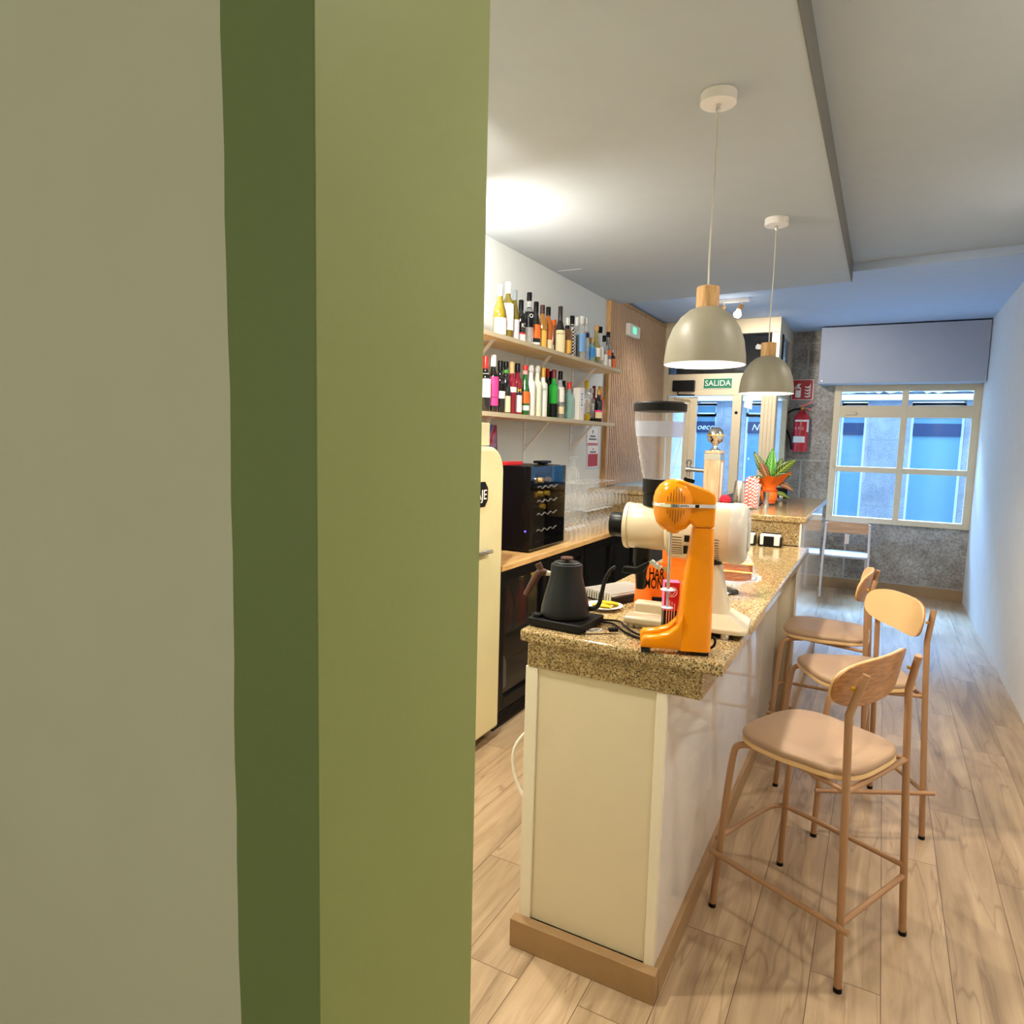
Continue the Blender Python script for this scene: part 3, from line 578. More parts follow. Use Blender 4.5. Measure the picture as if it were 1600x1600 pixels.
# ================================================================ bottles on the shelves
BOTTLES=[
 (-2.03, 3.547, 2.19, 0.303, 0.0395, 'burg', 'olive_glass', 'silver', 0.22, [(0.05, 0.36, 'paper')], '', 'olive wine bottle with broad white label and silver capsule, first beside the green pillar'),
 (-2.03, 3.642, 2.19, 0.336, 0.036, 'bord', 'olive_glass', 'white', 0.2, [(0.16, 0.62, 'paper')], '', 'amber wine bottle with a tall white capsule and tall plain white label'),
 (-2.03, 3.724, 2.19, 0.306, 0.0324, 'burg', 'olive_glass', 'grey', 0.2, [(0.04, 0.42, 'lilac')], '', 'slim olive wine bottle with grey capsule and lilac-white label'),
 (-2.03, 3.809, 2.19, 0.263, 0.0324, 'spirit', 'black_glass', 'black', 0.24, [(0.04, 0.2, 'paper'), (0.2, 0.24, 'red')], 'K', 'black spirit bottle with white vertical lettering and a small red and white base label'),
 (-2.03, 3.917, 2.19, 0.329, 0.0324, 'spirit', 'clear_glass', 'black', 0.16, [(0.34, 0.72, 'black')], 'O', 'clear spirit bottle with black cap and black label marked with a white ring'),
 (-2.03, 4.016, 2.19, 0.29, 0.0324, 'burg', 'black_glass', 'black', 0.24, [(0.2, 0.5, 'orange'), (0.06, 0.11, 'paper')], '', 'black bottle with orange and white drawing, between the clear and the amber bottles'),
 (-2.03, 4.11, 2.19, 0.286, 0.0324, 'spirit', 'amber_glass', 'brown', 0.2, [(0.03, 0.42, 'yellow_label')], '', 'amber bottle with dark brown cap and orange-yellow label'),
 (-2.03, 4.198, 2.19, 0.29, 0.0324, 'bord', 'whisky', 'black', 0.2, [(0.03, 0.25, 'cream_label')], '', 'whisky-coloured bottle with black cap and short cream label'),
 (-2.115, 4.473, 2.19, 0.256, 0.0324, 'spirit', 'whisky', 'orange', 0.15, [(0.05, 0.3, 'cream_label')], '', 'small orange-brown bottle tucked behind the dark foil-necked bottle'),
 (-2.03, 4.39, 2.19, 0.328, 0.0379, 'burg', 'black_glass', 'foil', 0.3, [(0.03, 0.5, 'cream_label')], '', 'stout dark bottle with black foil neck and wide cream label'),
 (-2.03, 4.515, 2.19, 0.271, 0.0324, 'spirit', 'brown_clear', 'clear_cap', 0.2, [(0.08, 0.42, 'yellow_label'), (0.72, 0.8, 'black')], '', 'clear stoppered bottle with black neck bands and brown-yellow label'),
 (-2.03, 4.597, 2.19, 0.299, 0.0324, 'spirit', 'lattice', 'black', 0.2, [], '', 'bottle covered by a white diamond net over black and red'),
 (-2.115, 4.881, 2.19, 0.34, 0.0324, 'spirit', 'clear_glass', 'clear_cap', 0.2, [(0.1, 0.6, 'black')], '', 'clear bottle with a curved black label beside the netted bottle'),
 (-2.03, 4.773, 2.19, 0.324, 0.0324, 'spirit', 'clear_glass', 'clear_cap', 0.18, [(0.2, 0.6, 'blue_pale')], '', 'tall clear bottle with pale blue label'),
 (-2.03, 4.848, 2.19, 0.322, 0.0324, 'spirit', 'clear_glass', 'clear_cap', 0.15, [(0.55, 0.68, 'navy')], '', 'tall clear bottle with a small navy blue seal'),
 (-2.03, 4.9, 2.19, 0.11, 0.017, 'spirit', 'blue_glass', 'blue_pale', 0.2, [], '', 'small bright blue bottle in front of the tall clear ones'),
 (-2.03, 4.975, 2.19, 0.197, 0.0324, 'bord', 'aqua_glass', 'cork', 0.2, [(0.25, 0.7, 'blue_label')], '', 'short aqua bottle with a cork top and blue square label'),
 (-2.03, 5.071, 2.19, 0.308, 0.0395, 'ball', 'gold_clear', 'cork', 0.16, [(0.2, 0.42, 'paper')], '', 'round-bodied golden clear bottle with cork stopper'),
 (-2.03, 5.153, 2.19, 0.307, 0.0328, 'ball', 'clear_glass', 'black', 0.16, [(0.15, 0.5, 'paper')], '', 'round clear bottle with large white round label and black stopper'),
 (-2.03, 5.244, 2.19, 0.252, 0.0324, 'spirit', 'clear_glass', 'black', 0.2, [(0.05, 0.4, 'paper')], '', 'short clear bottle with a black cap and low white label'),
 (-2.03, 5.329, 2.19, 0.292, 0.0324, 'cone', 'smoke_glass', 'black', 0.15, [(0.35, 0.5, 'orange'), (0.03, 0.25, 'paper')], '', 'grey cone-shouldered bottle with small orange label'),
 (-2.03, 5.423, 2.19, 0.161, 0.0324, 'spirit', 'black_glass', 'clear_cap', 0.15, [(0.05, 0.7, 'orange')], '', 'miniature dark bottle with orange and white label, last at the slatted wall end'),
 (-2.03, 3.396, 1.75, 0.314, 0.0324, 'bord', 'black_glass', 'red', 0.22, [(0.26, 0.69, 'paper')], '', 'dark wine bottle with red capsule and big white label, first on the lower shelf'),
 (-2.03, 3.486, 1.75, 0.332, 0.0324, 'bord', 'black_glass', 'white', 0.2, [(0.12, 0.26, 'pink'), (0.27, 0.62, 'pink')], '', 'dark wine bottle with white capsule and hot pink label'),
 (-2.03, 3.568, 1.75, 0.308, 0.0324, 'bord', 'black_glass', 'black', 0.2, [(0.28, 0.42, 'paper'), (0.42, 0.56, 'black')], '', 'dark wine bottle with a black cap and black over white label'),
 (-2.03, 3.636, 1.75, 0.311, 0.0324, 'burg', 'black_glass', 'black', 0.12, [(0.78, 0.84, 'green'), (0.03, 0.34, 'cream_label')], '', 'dark bottle with a green neck ring and cream label'),
 (-2.03, 3.71, 1.75, 0.316, 0.0324, 'spirit', 'red_clear', 'tan', 0.22, [(0.42, 0.52, 'paper')], 'a', 'plum-red liqueur bottle with tan cap and white lettering'),
 (-2.03, 3.784, 1.75, 0.316, 0.0324, 'spirit', 'red_clear', 'black', 0.18, [(0.05, 0.38, 'paper'), (0.38, 0.5, 'navy')], 'M', 'dark red liqueur bottle with navy band and yellow letter'),
 (-2.03, 3.888, 1.75, 0.314, 0.0324, 'burg', 'green_glass', 'red', 0.09, [(0.82, 0.9, 'pink_pale'), (0.1, 0.2, 'paper'), (0.24, 0.48, 'orange')], '', 'green bottle with bright red cap and orange label'),
 (-2.03, 3.968, 1.75, 0.323, 0.0324, 'spirit', 'frost', 'clear_cap', 0.15, [], '', 'frosted white bottle with faint red mark beside the green one'),
 (-2.03, 4.06, 1.75, 0.329, 0.0324, 'spirit', 'frost_green', 'clear_cap', 0.15, [], '', 'frosted pale green-white bottle, middle of the frosted three'),
 (-2.03, 4.147, 1.75, 0.328, 0.0324, 'spirit', 'frost', 'gold', 0.2, [], 'PO', 'frosted white bottle with mustard yellow cap'),
 (-2.115, 4.383, 1.75, 0.346, 0.0324, 'bord', 'black_glass', 'red', 0.17, [], '', 'dark bottle with red cap peeping behind the yellow-capped one'),
 (-2.115, 4.451, 1.75, 0.335, 0.0324, 'spirit', 'black_glass', 'black', 0.2, [(0.08, 0.3, 'grey')], '', 'narrow black bottle with grey lettering before the bright green one'),
 (-2.03, 4.318, 1.75, 0.33, 0.0324, 'spirit', 'green_bright', 'maroon', 0.18, [(0.02, 0.3, 'black')], '', 'bright green bottle with maroon cap and black base label'),
 (-2.03, 4.424, 1.75, 0.331, 0.0324, 'bord', 'clear_glass', 'black', 0.18, [(0.35, 0.66, 'paper'), (0.1, 0.25, 'cream_label')], '', 'clear bottle with black cap and two round white labels'),
 (-2.115, 4.671, 1.75, 0.287, 0.021, 'spirit', 'clear_glass', 'black', 0.2, [(0.4, 0.8, 'black')], '', 'short clear bottle with slanted black top label'),
 (-2.115, 4.727, 1.75, 0.258, 0.0324, 'spirit', 'pink_clear', 'pink_pale', 0.12, [(0.1, 0.4, 'pink_pale')], '', 'pale pink bottle beside the red-capped aqua bottle'),
 (-2.03, 4.586, 1.75, 0.267, 0.0324, 'spirit', 'aqua_glass', 'red', 0.18, [], '', 'aqua bottle with a bright red cap'),
 (-2.115, 4.841, 1.75, 0.249, 0.021, 'spirit', 'pink_clear', 'black', 0.16, [(0.2, 0.6, 'red')], '', 'small bottle with black cap and red stripes by the white carton'),
 (-2.03, 4.821, 1.75, 0.247, 0.0324, 'ball', 'silver_clear', 'clear_cap', 0.14, [(0.2, 0.5, 'lilac')], '', 'silver-white round-shouldered bottle with lilac label'),
 (-2.115, 5.116, 1.75, 0.328, 0.0324, 'spirit', 'clear_glass', 'yellow', 0.2, [(0.03, 0.2, 'yellow'), (0.24, 0.55, 'paper')], '', 'clear bottle with bright yellow cap and yellow and white labels'),
 (-2.115, 5.223, 1.75, 0.273, 0.0324, 'spirit', 'clear_glass', 'white', 0.12, [(0.15, 0.55, 'paper'), (0.02, 0.1, 'black')], '', 'clear bottle with white cap and black and white label'),
 (-2.121, 5.292, 1.75, 0.299, 0.021, 'spirit', 'red_clear', 'maroon', 0.18, [], '', 'slender red bottle with maroon cap'),
 (-2.03, 5.169, 1.75, 0.263, 0.0324, 'bord', 'black_glass', 'gold', 0.17, [(0.12, 0.3, 'cream_label'), (0.3, 0.36, 'pink')], '', 'dark bottle with golden cap and cream and pink label'),
 (-2.064, 5.284, 1.75, 0.294, 0.0324, 'spirit', 'orange_glass', 'cork', 0.12, [(0.4, 0.62, 'red')], '', 'orange-red bottle, last of the lower shelf beside the slatted wall'),
]
def outline(st_, H, R, cf):
    zc = H*(1-cf); n = .0125 if R > .02 else R*.5
    if R > .03: n = .0145
    if st_ == 'bord': return [(R*.9, 0), (R, .006), (R, H*.60), (R*.92, H*.655), (R*.62, H*.70), (n*1.05, H*.745), (n, zc+.002)]
    if st_ == 'burg': return [(R*.9, 0), (R, .006), (R, H*.42), (R*.93, H*.50), (R*.7, H*.60), (n*1.25, H*.70), (n, H*.78 if H*.78 < zc else zc-.004), (n, zc+.002)]
    if st_ == 'ball': return [(R*.5, 0), (R*.7, .006), (R*.95, H*.18), (R, H*.3), (R*.93, H*.43), (R*.6, H*.54), (n, H*.6), (n, zc+.002)]
    if st_ == 'cone': return [(R*.85, 0), (R, .006), (R, H*.4), (R*.8, H*.55), (R*.4, H*.75), (n, H*.8), (n, zc+.002)]
    return [(R*.92, 0), (R, .006), (R, H*.62), (R*.93, H*.67), (R*.5, H*.715), (n*1.1, H*.75), (n, zc+.002)]
for (x, y, z, H, R, st_, g, cap, cf, labs, tx, lab) in BOTTLES:
    top = z > 2
    t = thing('bottle', lab, 'bottle', (x, y, z+.0005), 0, 'spirit bottles on the upper shelf' if top else 'bottles on the lower shelf')
    pf = outline(st_, H, R, cf)
    MB().lathe(pf, seg=18).build('glass_body', g, t, smooth=50)
    rc = pf[-1][0]*1.12; zc = H*(1-cf)
    if 'cap' in cap or cap in ('cork',): MB().lathe([(rc*.9, zc), (rc*.9, zc+.006), (rc*1.15, zc+.008), (rc*1.15, H-.002), (rc*1.05, H), (0, H)], seg=14).build('stopper', cap, t)
    else: MB().lathe([(rc, zc), (rc, H-.003), (rc*.9, H), (0, H)], seg=14).build('cap', cap, t)
    for a, b, lm in labs:
        # a wrapped band facing the room, following the outline
        def rad(zz):
            for (r0, z0), (r1, z1) in zip(pf, pf[1:]):
                if z0 <= zz <= z1: return r0+(r1-r0)*(zz-z0)/max(1e-6, z1-z0)
            return pf[-1][0]
        lb = MB(); zs = [H*(a+(b-a)*k/4) for k in range(5)]; cols = []
        full = b < .12 or a > .7 or b-a < .1
        n = 20 if full else 14; a0, a1 = (-180, 180) if full else (-112, 42)
        for k in range(n+1):
            an = math.radians(a0+(a1-a0)*k/n)
            cols.append([lb.bm.verts.new((math.cos(an)*(rad(q)+.0006), math.sin(an)*(rad(q)+.0006), q)) for q in zs])
        for A, B in zip(cols, cols[1:]):
            for i in range(4): lb.bm.faces.new((A[i], B[i], B[i+1], A[i+1]))
        lo = lb.build('label', lm, t, smooth=50)
    if tx:
        an = -35; q = .55 if tx in ('O', 'PO') else .46
        if tx == 'K': q = .4
        text('lettering', tx, .034 if len(tx) == 1 else .02, {'M': 'yellow', 'a': 'paper', 'PO': 'grey'}.get(tx, 'paper'), t, (math.cos(math.radians(an))*(R+.0012), math.sin(math.radians(an))*(R+.0012), H*q), (H90, 0, math.radians(an+90)))
# small white gin carton standing among the lower bottles
t = thing('gin_carton', 'narrow white carton with blue lettering among the lower shelf bottles', 'box', (-2.01, 4.70, 1.7505), math.radians(-8))
MB().box(-.035, .035, -.035, .035, 0, .235).build('carton_body', 'white', t, bev=.001)
ln = MB()
for k, (wd, z) in enumerate([(.02, .19), (.012, .17), (.02, .15), (.012, .13), (.02, .11), (.006, .08)]): ln.box(.035, .0356, -wd/2, wd/2, z-.006, z+.006)
ln.build('printed_letters', 'blue_label', t)
# ================================================================ cream fridge
t = thing('retro_fridge', 'cream retro fridge with rounded top, half hidden by the green wall end', 'fridge', (-1.95, 2.80, 0))
def fr_out(w, z0, z1, r, n=8):
    P = [(-w, z0), (w, z0)]
    for k in range(n+1):
        a = math.radians(90*k/n); P.append((w-r+r*math.cos(a), z1-r+r*math.sin(a)))
    for k in range(n+1):
        a = math.radians(90+90*k/n); P.append((-w+r+r*math.cos(a), z1-r+r*math.sin(a)))
    return P
MB().prism(fr_out(.285, .05, 1.555, .13), YZ, -.24, .17).build('body', 'cream_enamel', t, bev=.01, seg=3)
MB().prism(fr_out(.285, .055, 1.56, .13), YZ, .176, .235).build('door', 'cream_enamel', t, bev=.022, seg=4)
MB().prism(fr_out(.288, .05, 1.563, .133), YZ, .168, .178).build('door_seal', 'chrome', t)
MB().box(-.2, .15, -.26, .26, 0, .05).build('foot_base', 'black', t)
b = MB().prism([(-.08, -.062), (.08, -.062), (.108, -.03), (.108, .03), (.08, .062), (-.08, .062), (-.108, .03), (-.108, -.03)], YZ, .235, .241).build('badge', 'black', t)
b.location = (0, 0, 1.325)
text('lettering', 'AJE', .07, 'white', b, (.2416, .048, -.004), (H90, 0, H90), label='white letters on the fridge badge')
h = MB().box(.235, .275, -.11, .12, 1.03, 1.05); h.build('handle', 'chrome', t, bev=.004)
t = thing('cardboard_box', 'plain pale cardboard box on top of the cream fridge', 'box', (-1.85, 2.86, 1.5625))
MB().box(-.1, .085, -.16, .15, 0, .115).build('box_body', 'cardboard', t, bev=.003)
MB().box(-.1, .085, -.006, .006, .1145, .1158).build('tape', 'tan', t)
t = thing('picture_panel', 'blue and crimson abstract picture leaning on the wall behind the cream fridge', 'picture', (-2.135, 3.42, .926)); t.rotation_euler = (0, math.radians(-3.4), 0)
MB().box(0, .012, -.26, .35, 0, .76).build('print', 'abstract', t)
MB().box(-.001, .013, .35, .358, 0, .76).build('edge', 'maroon', t)
# ================================================================ wine cooler
t = thing('wine_cooler', 'black countertop wine cooler with a reflective glass door', 'wine cooler', (-1.98, 3.81, .926))
MB().box(-.13, .14, -.245, -.225, .01, .515).box(-.13, .14, .225, .245, .01, .515).box(-.13, -.11, -.225, .225, .01, .515).box(-.11, .14, -.225, .225, .01, .05).box(-.11, .14, -.225, .225, .47, .515).build('body', 'black', t, bev=.003)
MB().box(.142, .176, -.25, -.20, .012, .513).box(.142, .176, .215, .25, .012, .513).box(.142, .176, -.20, .215, .012, .05).box(.142, .176, -.20, .215, .475, .513).build('door', 'black_gloss', t, bev=.002)
MB().box(.1765, .1785, -.25, .25, .012, .514).build('door_glass', 'cooler_pane', t)
MB().box(.12, .1425, -.247, -.239, .18, .30).build('handle_recess', 'black_gloss', t)
for z in (.12, .22, .30, .385):
    pts = [(.166, -.13+k*.014, z+.007*math.sin(k*1.05)) for k in range(21)]
    MB().tube(pts, .004, 6).build('wire_rack', 'white', t)
MB().cyl((.15, -.252, .13), (.15, -.2545, .13), .006, seg=12).build('power_light', 'led_blue', t)
for k, (y, z) in enumerate([(-.12, .40), (-.03, .40), (.07, .40), (-.12, .315), (-.03, .315), (.06, .315), (.0, .235)]):
    b = thing('wine_bottle', 'wine bottle lying on a rack in the black wine cooler, foil end forward', 'bottle', (-1.945, 3.81+y, .926+z+.0255), 0, 'bottles lying in the wine cooler')
    MB().lathe([(.0, -.11), (.022, -.11), (.022, .03), (.011, .07), (.011, .10)], seg=12, axis=(1, 0, 0)).build('glass_body', 'black_glass', b)
    MB().lathe([(.0165, .085), (.0165, .118), (0, .118)], seg=12, axis=(1, 0, 0)).build('foil', 'gold', b)
l = bpy.data.lights.new('added_cooler_light', 'POINT'); l.energy = .9; l.color = (.9, .95, 1); l.shadow_soft_size = .02  # assumed interior light, added so the racks show
q = bpy.data.objects.new('added_cooler_light', l); COL.objects.link(q); q.location = (.12, -.12, .455); q.parent = t
t = thing('carton', 'magenta and white carton at the bottom of the black wine cooler', 'box', (-1.95, 3.78, .977))
MB().box(-.05, .05, -.10, .02, 0, .05).build('carton_body', 'carton_red', t); MB().box(-.05, .05, -.1, .02, .0502, .052).build('lid', 'white', t)
tag(MB().box(-2.05, -1.98, 3.46+.10, 3.79, 1.4415, 1.462).build('red_booklet', 'red', bev=.002), 'flat red booklet lying on the wine cooler', 'booklet')
t = thing('card_reader', 'small black device lying on the far end of the wine cooler', 'device', (-1.93, 3.97, 1.4415))
MB().box(-.03, .03, -.075, .075, .008, .024).build('device_body', 'black', t, bev=.004); MB().box(-.025, .025, -.02, .03, 0, .008).build('stand', 'black_matte', t)
# ================================================================ drinking glasses
def mk_stem(inv=True):
    t = thing('wine_glass', 'clear wine glass upside down in the dense cluster beside the wine cooler', 'glass', (0, 0, 0), 0, 'upturned wine glasses on the worktop')
    MB().lathe([(.030, 0), (.036, .03), (.038, .055), (.030, .085), (.010, .102), (.004, .108)], seg=16, close=False).build('bowl', 'glassware', t)
    MB().lathe([(.0035, .106), (.003, .12), (.0035, .172), (.006, .178)], seg=10, close=False).build('stem', 'glassware', t)
    MB().lathe([(.006, .176), (.034, .1815), (.035, .183), (0, .184)], seg=16, close=False).build('foot', 'glassware', t)
    return t
def mk_tumbler():
    t = thing('tumbler', 'clear straight tumbler upside down at the bottom of the glass cluster', 'glass', (0, 0, 0), 0, 'upturned tumblers on the worktop')
    MB().lathe([(.037, 0), (.0365, .004), (.031, .088), (.027, .092), (0, .094)], seg=16, close=False).build('cup', 'glassware', t)
    MB().lathe([(.030, .080), (.0, .082)], seg=16, close=False).build('base', 'glassware', t)
    return t
def dup(root, loc, label=None, group=None):
    r = root.copy(); COL.objects.link(r); r.location = loc
    if label: r['label'] = label
    if group: r['group'] = group
    for ch in list(root.children):
        c = ch.copy(); COL.objects.link(c); c.parent = r
    return r
ws = mk_stem(); tb = mk_tumbler(); n1 = n2 = 0
rnd = random.Random(3)
def put(kind, x, y, z, lab=None, grp=None):
    global n1, n2
    x += rnd.uniform(-.003, .003); y += rnd.uniform(-.003, .003)
    if kind == 's':
        o = ws if n1 == 0 else dup(ws, (0, 0, 0)); n1 += 1
    else:
        o = tb if n2 == 0 else dup(tb, (0, 0, 0)); n2 += 1
    o.location = (x, y, z)
    if lab: o['label'] = lab
    if grp: o['group'] = grp
for i in range(14):
    for j in range(3):
        y = 4.13+i*.083+j*.02; x = -1.81-j*.092
        if i < 4 and j == 0: put('t', x, y, .9255)
        elif i > 9 and j == 0: put('t', x, y, .9255, 'clear tumbler upside down with a red print, at the far edge of the cluster', 'red-printed tumblers')
        else: put('s', x, y, .9255)
tr = thing('glass_tray', 'thin clear acrylic tray resting on the lower tier of wine glasses', 'tray', (-1.94, 4.78, 1.111))
MB().box(-.15, .15, -.42, .64, 0, .004).build('tray_sheet', 'pane', tr, bev=.001)
for i in range(12):
    for j in range(3):
        y = 4.43+i*.083+j*.02; x = -1.85-j*.088
        if i < 9: put('s', x, y, 1.1155, 'clear wine glass upside down on the tray tier of the cluster', 'wine glasses on the acrylic tray')
        else: put('t', x, y, 1.1155, 'clear tumbler upside down on the far end of the tray tier', 'tumblers on the acrylic tray')
# a few red marks: printed rings on the far tumblers
# ================================================================ notices, exit light
def notice(y0, z0, w, h, lab, rows, redblock):
    t = thing('wall_notice', lab, 'notice', (-2.199, y0, z0))
    MB().box(0, .002, -w/2, w/2, -h/2, h/2).build('sheet', 'white', t)
    MB().box(.002, .0025, -w/2, w/2, -h/2, -h/2+.004).box(.002, .0025, -w/2, -w/2+.004, -h/2, h/2).box(.002, .0025, w/2-.004, w/2, -h/2, h/2).build('border', 'sign_red' if redblock < 1 else 'blue_pale', t)
    MB().box(.002, .0026, -w*.42, w*.42, *redblock_range(h, redblock)).build('red_block', 'sign_red', t)
    ln = MB()
    for (wd, z, yy) in rows: ln.box(.002, .0028, yy-wd/2, yy+wd/2, z-.006, z+.006)
    ln.build('printed_lines', 'dark_grey', t)
def redblock_range(h, k): return (-h*.44, -h*.36) if k < 1 else (-h*.42, h*.12)
notice(5.49, 1.635, .27, .15, 'small white notice with a red lower bar, just under the shelf end', [(.03, .05, 0), (.02, .035, 0), (.12, .005, 0), (.17, -.02, 0)], 0)
notice(5.51, 1.465, .27, .20, 'white notice with a large red block, lower of the two wall sheets', [(.02, .065, 0), (.13, .04, 0)], 1)
t = thing('exit_light', 'white emergency light with green glowing strip on the slatted wall', 'emergency light', (-2.1595, 6.25, 2.63))
MB().box(0, .045, -.15, .15, -.055, .055).build('housing', 'white_plastic', t, bev=.008); MB().box(.045, .047, -.06, .03, -.025, .03).build('glow_strip', 'led_green', t)
t = thing('exit_sign', 'green SALIDA sign with white letters above the glass door', 'sign', (-1.58, 7.415, 2.235))
MB().box(-.15, .15, -.006, 0, -.055, .055).build('plate', 'white', t); MB().box(-.145, .145, -.008, -.006, -.05, .05).build('field', 'sign_green', t)
text('lettering', 'SALIDA', .082, 'white', t, (0, -.009, 0), (H90, 0, 0), ext=.001)
t = thing('fire_sign', 'square red fire extinguisher sign on the stone wall', 'sign', (-.857, 8.49, 2.24))
MB().box(-.115, .115, -.006, .0, -.115, .115).build('plate', 'white', t); MB().box(-.108, .108, -.008, -.006, -.108, .108).build('field', 'sign_red', t)
p = MB(); fn = lambda a, b, t_: (a, t_, b)
p.prism(rr(.058, .115, .012, cx=-.045, cy=-.03), fn, -.0095, -.008); p.prism([(-.06, .03), (-.03, .03), (-.036, .05), (-.02, .06), (-.02, .068), (-.055, .068), (-.06, .055), (-.082, .03), (-.09, .01), (-.084, .012), (-.066, .045)], fn, -.0095, -.008)
p.build('extinguisher_mark', 'white', t); MB().box(-.066, -.024, -.011, -.0095, -.005, .012).build('mark_band', 'sign_red', t)
fl = MB()
for k in range(4):
    z0 = -.085+k*.035; fl.prism([(.02, z0+.02), (.035, z0), (.06, z0-.004), (.085, z0+.008), (.08, z0+.05), (.07, z0+.02), (.045, z0+.012)], fn, -.0095, -.008)
fl.build('flame_mark', 'white', t)
# extinguisher
t = thing('fire_extinguisher', 'red fire extinguisher with black hose hung on the stone wall', 'fire extinguisher', (-.836, 8.40, 1.54))
MB().lathe([(.068, 0), (.078, .006), (.080, .02), (.080, .36), (.074, .40), (.05, .435), (.024, .455), (.02, .47)], seg=28).build('cylinder_body', 'ext_red', t)
MB().lathe([(.081, .0), (.081, .028), (.0805, .029)], seg=28, close=False).build('base_ring', 'ext_red', t)
MB().cyl((0, 0, .465), (0, 0, .50), .018).build('valve', 'gold', t)
MB().prism([(-.03, .50), (.03, .51), (.11, .56), (.112, .575), (.03, .535), (-.035, .515)], XZ, -.012, .012).prism([(0, .49), (.06, .492), (.10, .47), (.098, .455), (.05, .478), (0, .478)], XZ, -.01, .01).build('lever', 'ext_red', t, bev=.002)
MB().tube([(-.01, 0, .48), (-.10, 0, .475), (-.19, 0, .40), (-.185, 0, .28), (-.115, -.02, .18), (-.09, -.03, .06), (-.088, -.03, .02)], .011, 10, 3).build('hose', 'black', t)
def band(mb, r, z0, z1, a0, a1, n=12):
    A = [(math.cos(math.radians(a0+(a1-a0)*k/n))*r, math.sin(math.radians(a0+(a1-a0)*k/n))*r) for k in range(n+1)]
    for p0, p1 in zip(A, A[1:]): mb.bm.faces.new([mb.bm.verts.new(v) for v in ((*p0, z0), (*p1, z0), (*p1, z1), (*p0, z1))])
    return mb
l = MB(); band(l, .0812, .10, .17, -160, -50); band(l, .0812, .335, .355, -140, -40); band(l, .0812, .22, .36, -38, -8); l.build('paper_label', 'white', t)
text('lettering', '6 KG', .045, 'pink_pale', t, (-.01, -.0825, .26), (H90, 0, 0))
MB().box(-.03, .03, .06, .095, .30, .36).build('bracket', 'black', t)
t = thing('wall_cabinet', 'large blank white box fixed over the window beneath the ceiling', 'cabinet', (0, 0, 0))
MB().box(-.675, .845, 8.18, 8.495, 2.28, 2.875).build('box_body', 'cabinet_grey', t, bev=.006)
sc = MB()
for x, z in ((-.64, 2.31), (-.64, 2.84), (.80, 2.31), (.80, 2.84)): sc.cyl((x, 8.179, z), (x, 8.177, z), .006, seg=10)
sc.build('screw', 'steel', t)
# ================================================================ things on the bar
CT = 1.0303
# kettle and its base
t = thing('kettle_base', 'flat square black electric base with a dial, at the near bar corner', 'kettle base', (-.83, 1.905, CT), math.radians(-3))
MB().box(-.088, .092, -.085, .085, .003, .027).build('base_body', 'black_matte', t, bev=.003)
MB().box(-.08, .08, -.078, .078, 0, .003).build('foot', 'dark_rubber', t)
MB().cyl((-.066, -.06, .027), (-.066, -.06, .037), .017, seg=24).build('dial', 'black', t, bev=.001)
k = thing('gooseneck_kettle', 'matte charcoal gooseneck kettle with walnut handle on its black base', 'kettle', (-.832, 1.905, CT+.0285), math.radians(17))
kb = MB().lathe([(.066, 0), (.074, .004), (.0755, .012), (.074, .03), (.066, .065), (.056, .10), (.0495, .128), (.0485, .155), (.0475, .162), (.044, .1635), (.0, .1635)], seg=48).build('body', 'kettle_black', k, smooth=50)
MB().lathe([(.073, -.0005), (.076, .002), (.077, .008), (.076, .011)], seg=48, close=False).build('lower_ring', 'black', k)
ld = MB().lathe([(.040, .1636), (.040, .167), (.037, .169), (0, .169)], seg=40).build('lid', 'kettle_black', k)
MB().lathe([(.006, .169), (.006, .173), (.018, .176), (.02, .18), (.018, .184), (0, .185)], seg=24).build('lid_knob', 'knob_walnut', ld)
MB().tube([(.064, 0, .025), (.088, 0, .027), (.104, 0, .040), (.110, 0, .075), (.117, 0, .115), (.128, 0, .142), (.140, 0, .158), (.149, 0, .163)], .006, 14, 3, radii=[.0085, .0078, .0072, .0066, .006, .0055, .005, .0045]).build('spout', 'kettle_black', k)
MB().cyl((-.043, 0, .128), (-.064, 0, .130), .0085, seg=16).build('handle_mount', 'brushed', k)
hd = MB().tube([(-.062, 0, .130), (-.076, 0, .134), (-.088, 0, .128), (-.104, 0, .098), (-.125, 0, .055)], .01, 14, 2, radii=[.009, .0115, .0125, .0115, .0105]).tube([(-.078, 0, .126), (-.083, 0, .145), (-.090, 0, .158)], .0095, 12, 1, radii=[.011, .0095, .0105])
hd.build('handle', 'knob_walnut', k, smooth=60)
# clip tool in front of the base
t = thing('folding_corkscrew', 'small steel waiter corkscrew lying against the kettle base', 'corkscrew', (-.70, 1.865, CT), math.radians(38))
MB().box(-.045, .035, -.006, .006, .002, .012).box(-.02, .03, .008, .012, .003, .012).build('steel_body', 'chrome', t, bev=.002)
MB().box(.025, .055, -.008, .008, .006, .018).build('grip', 'black', t, bev=.003)
MB().tube([(-.04, .012, .006), (-.01, .02, .012), (.02, .02, .006)], .002, 6, 1).build('wire', 'steel', t)
# cables
t = thing('power_cable', 'black cable running from the kettle base across the granite', 'cable')
MB().tube([(-.745, 1.965, CT+.008), (-.70, 1.98, CT+.006), (-.655, 1.925, CT+.005), (-.60, 1.875, CT+.005), (-.52, 1.86, CT+.005), (-.47, 1.89, CT+.005)], .0035, 8, 3).build('cord', 'black', t)
MB().tube([(-.742, 1.975, CT+.012), (-.69, 2.02, CT+.006), (-.66, 1.955, CT+.0115), (-.60, 1.90, CT+.006), (-.54, 1.885, CT+.006)], .0035, 8, 3).build('second_cord', 'black', t)
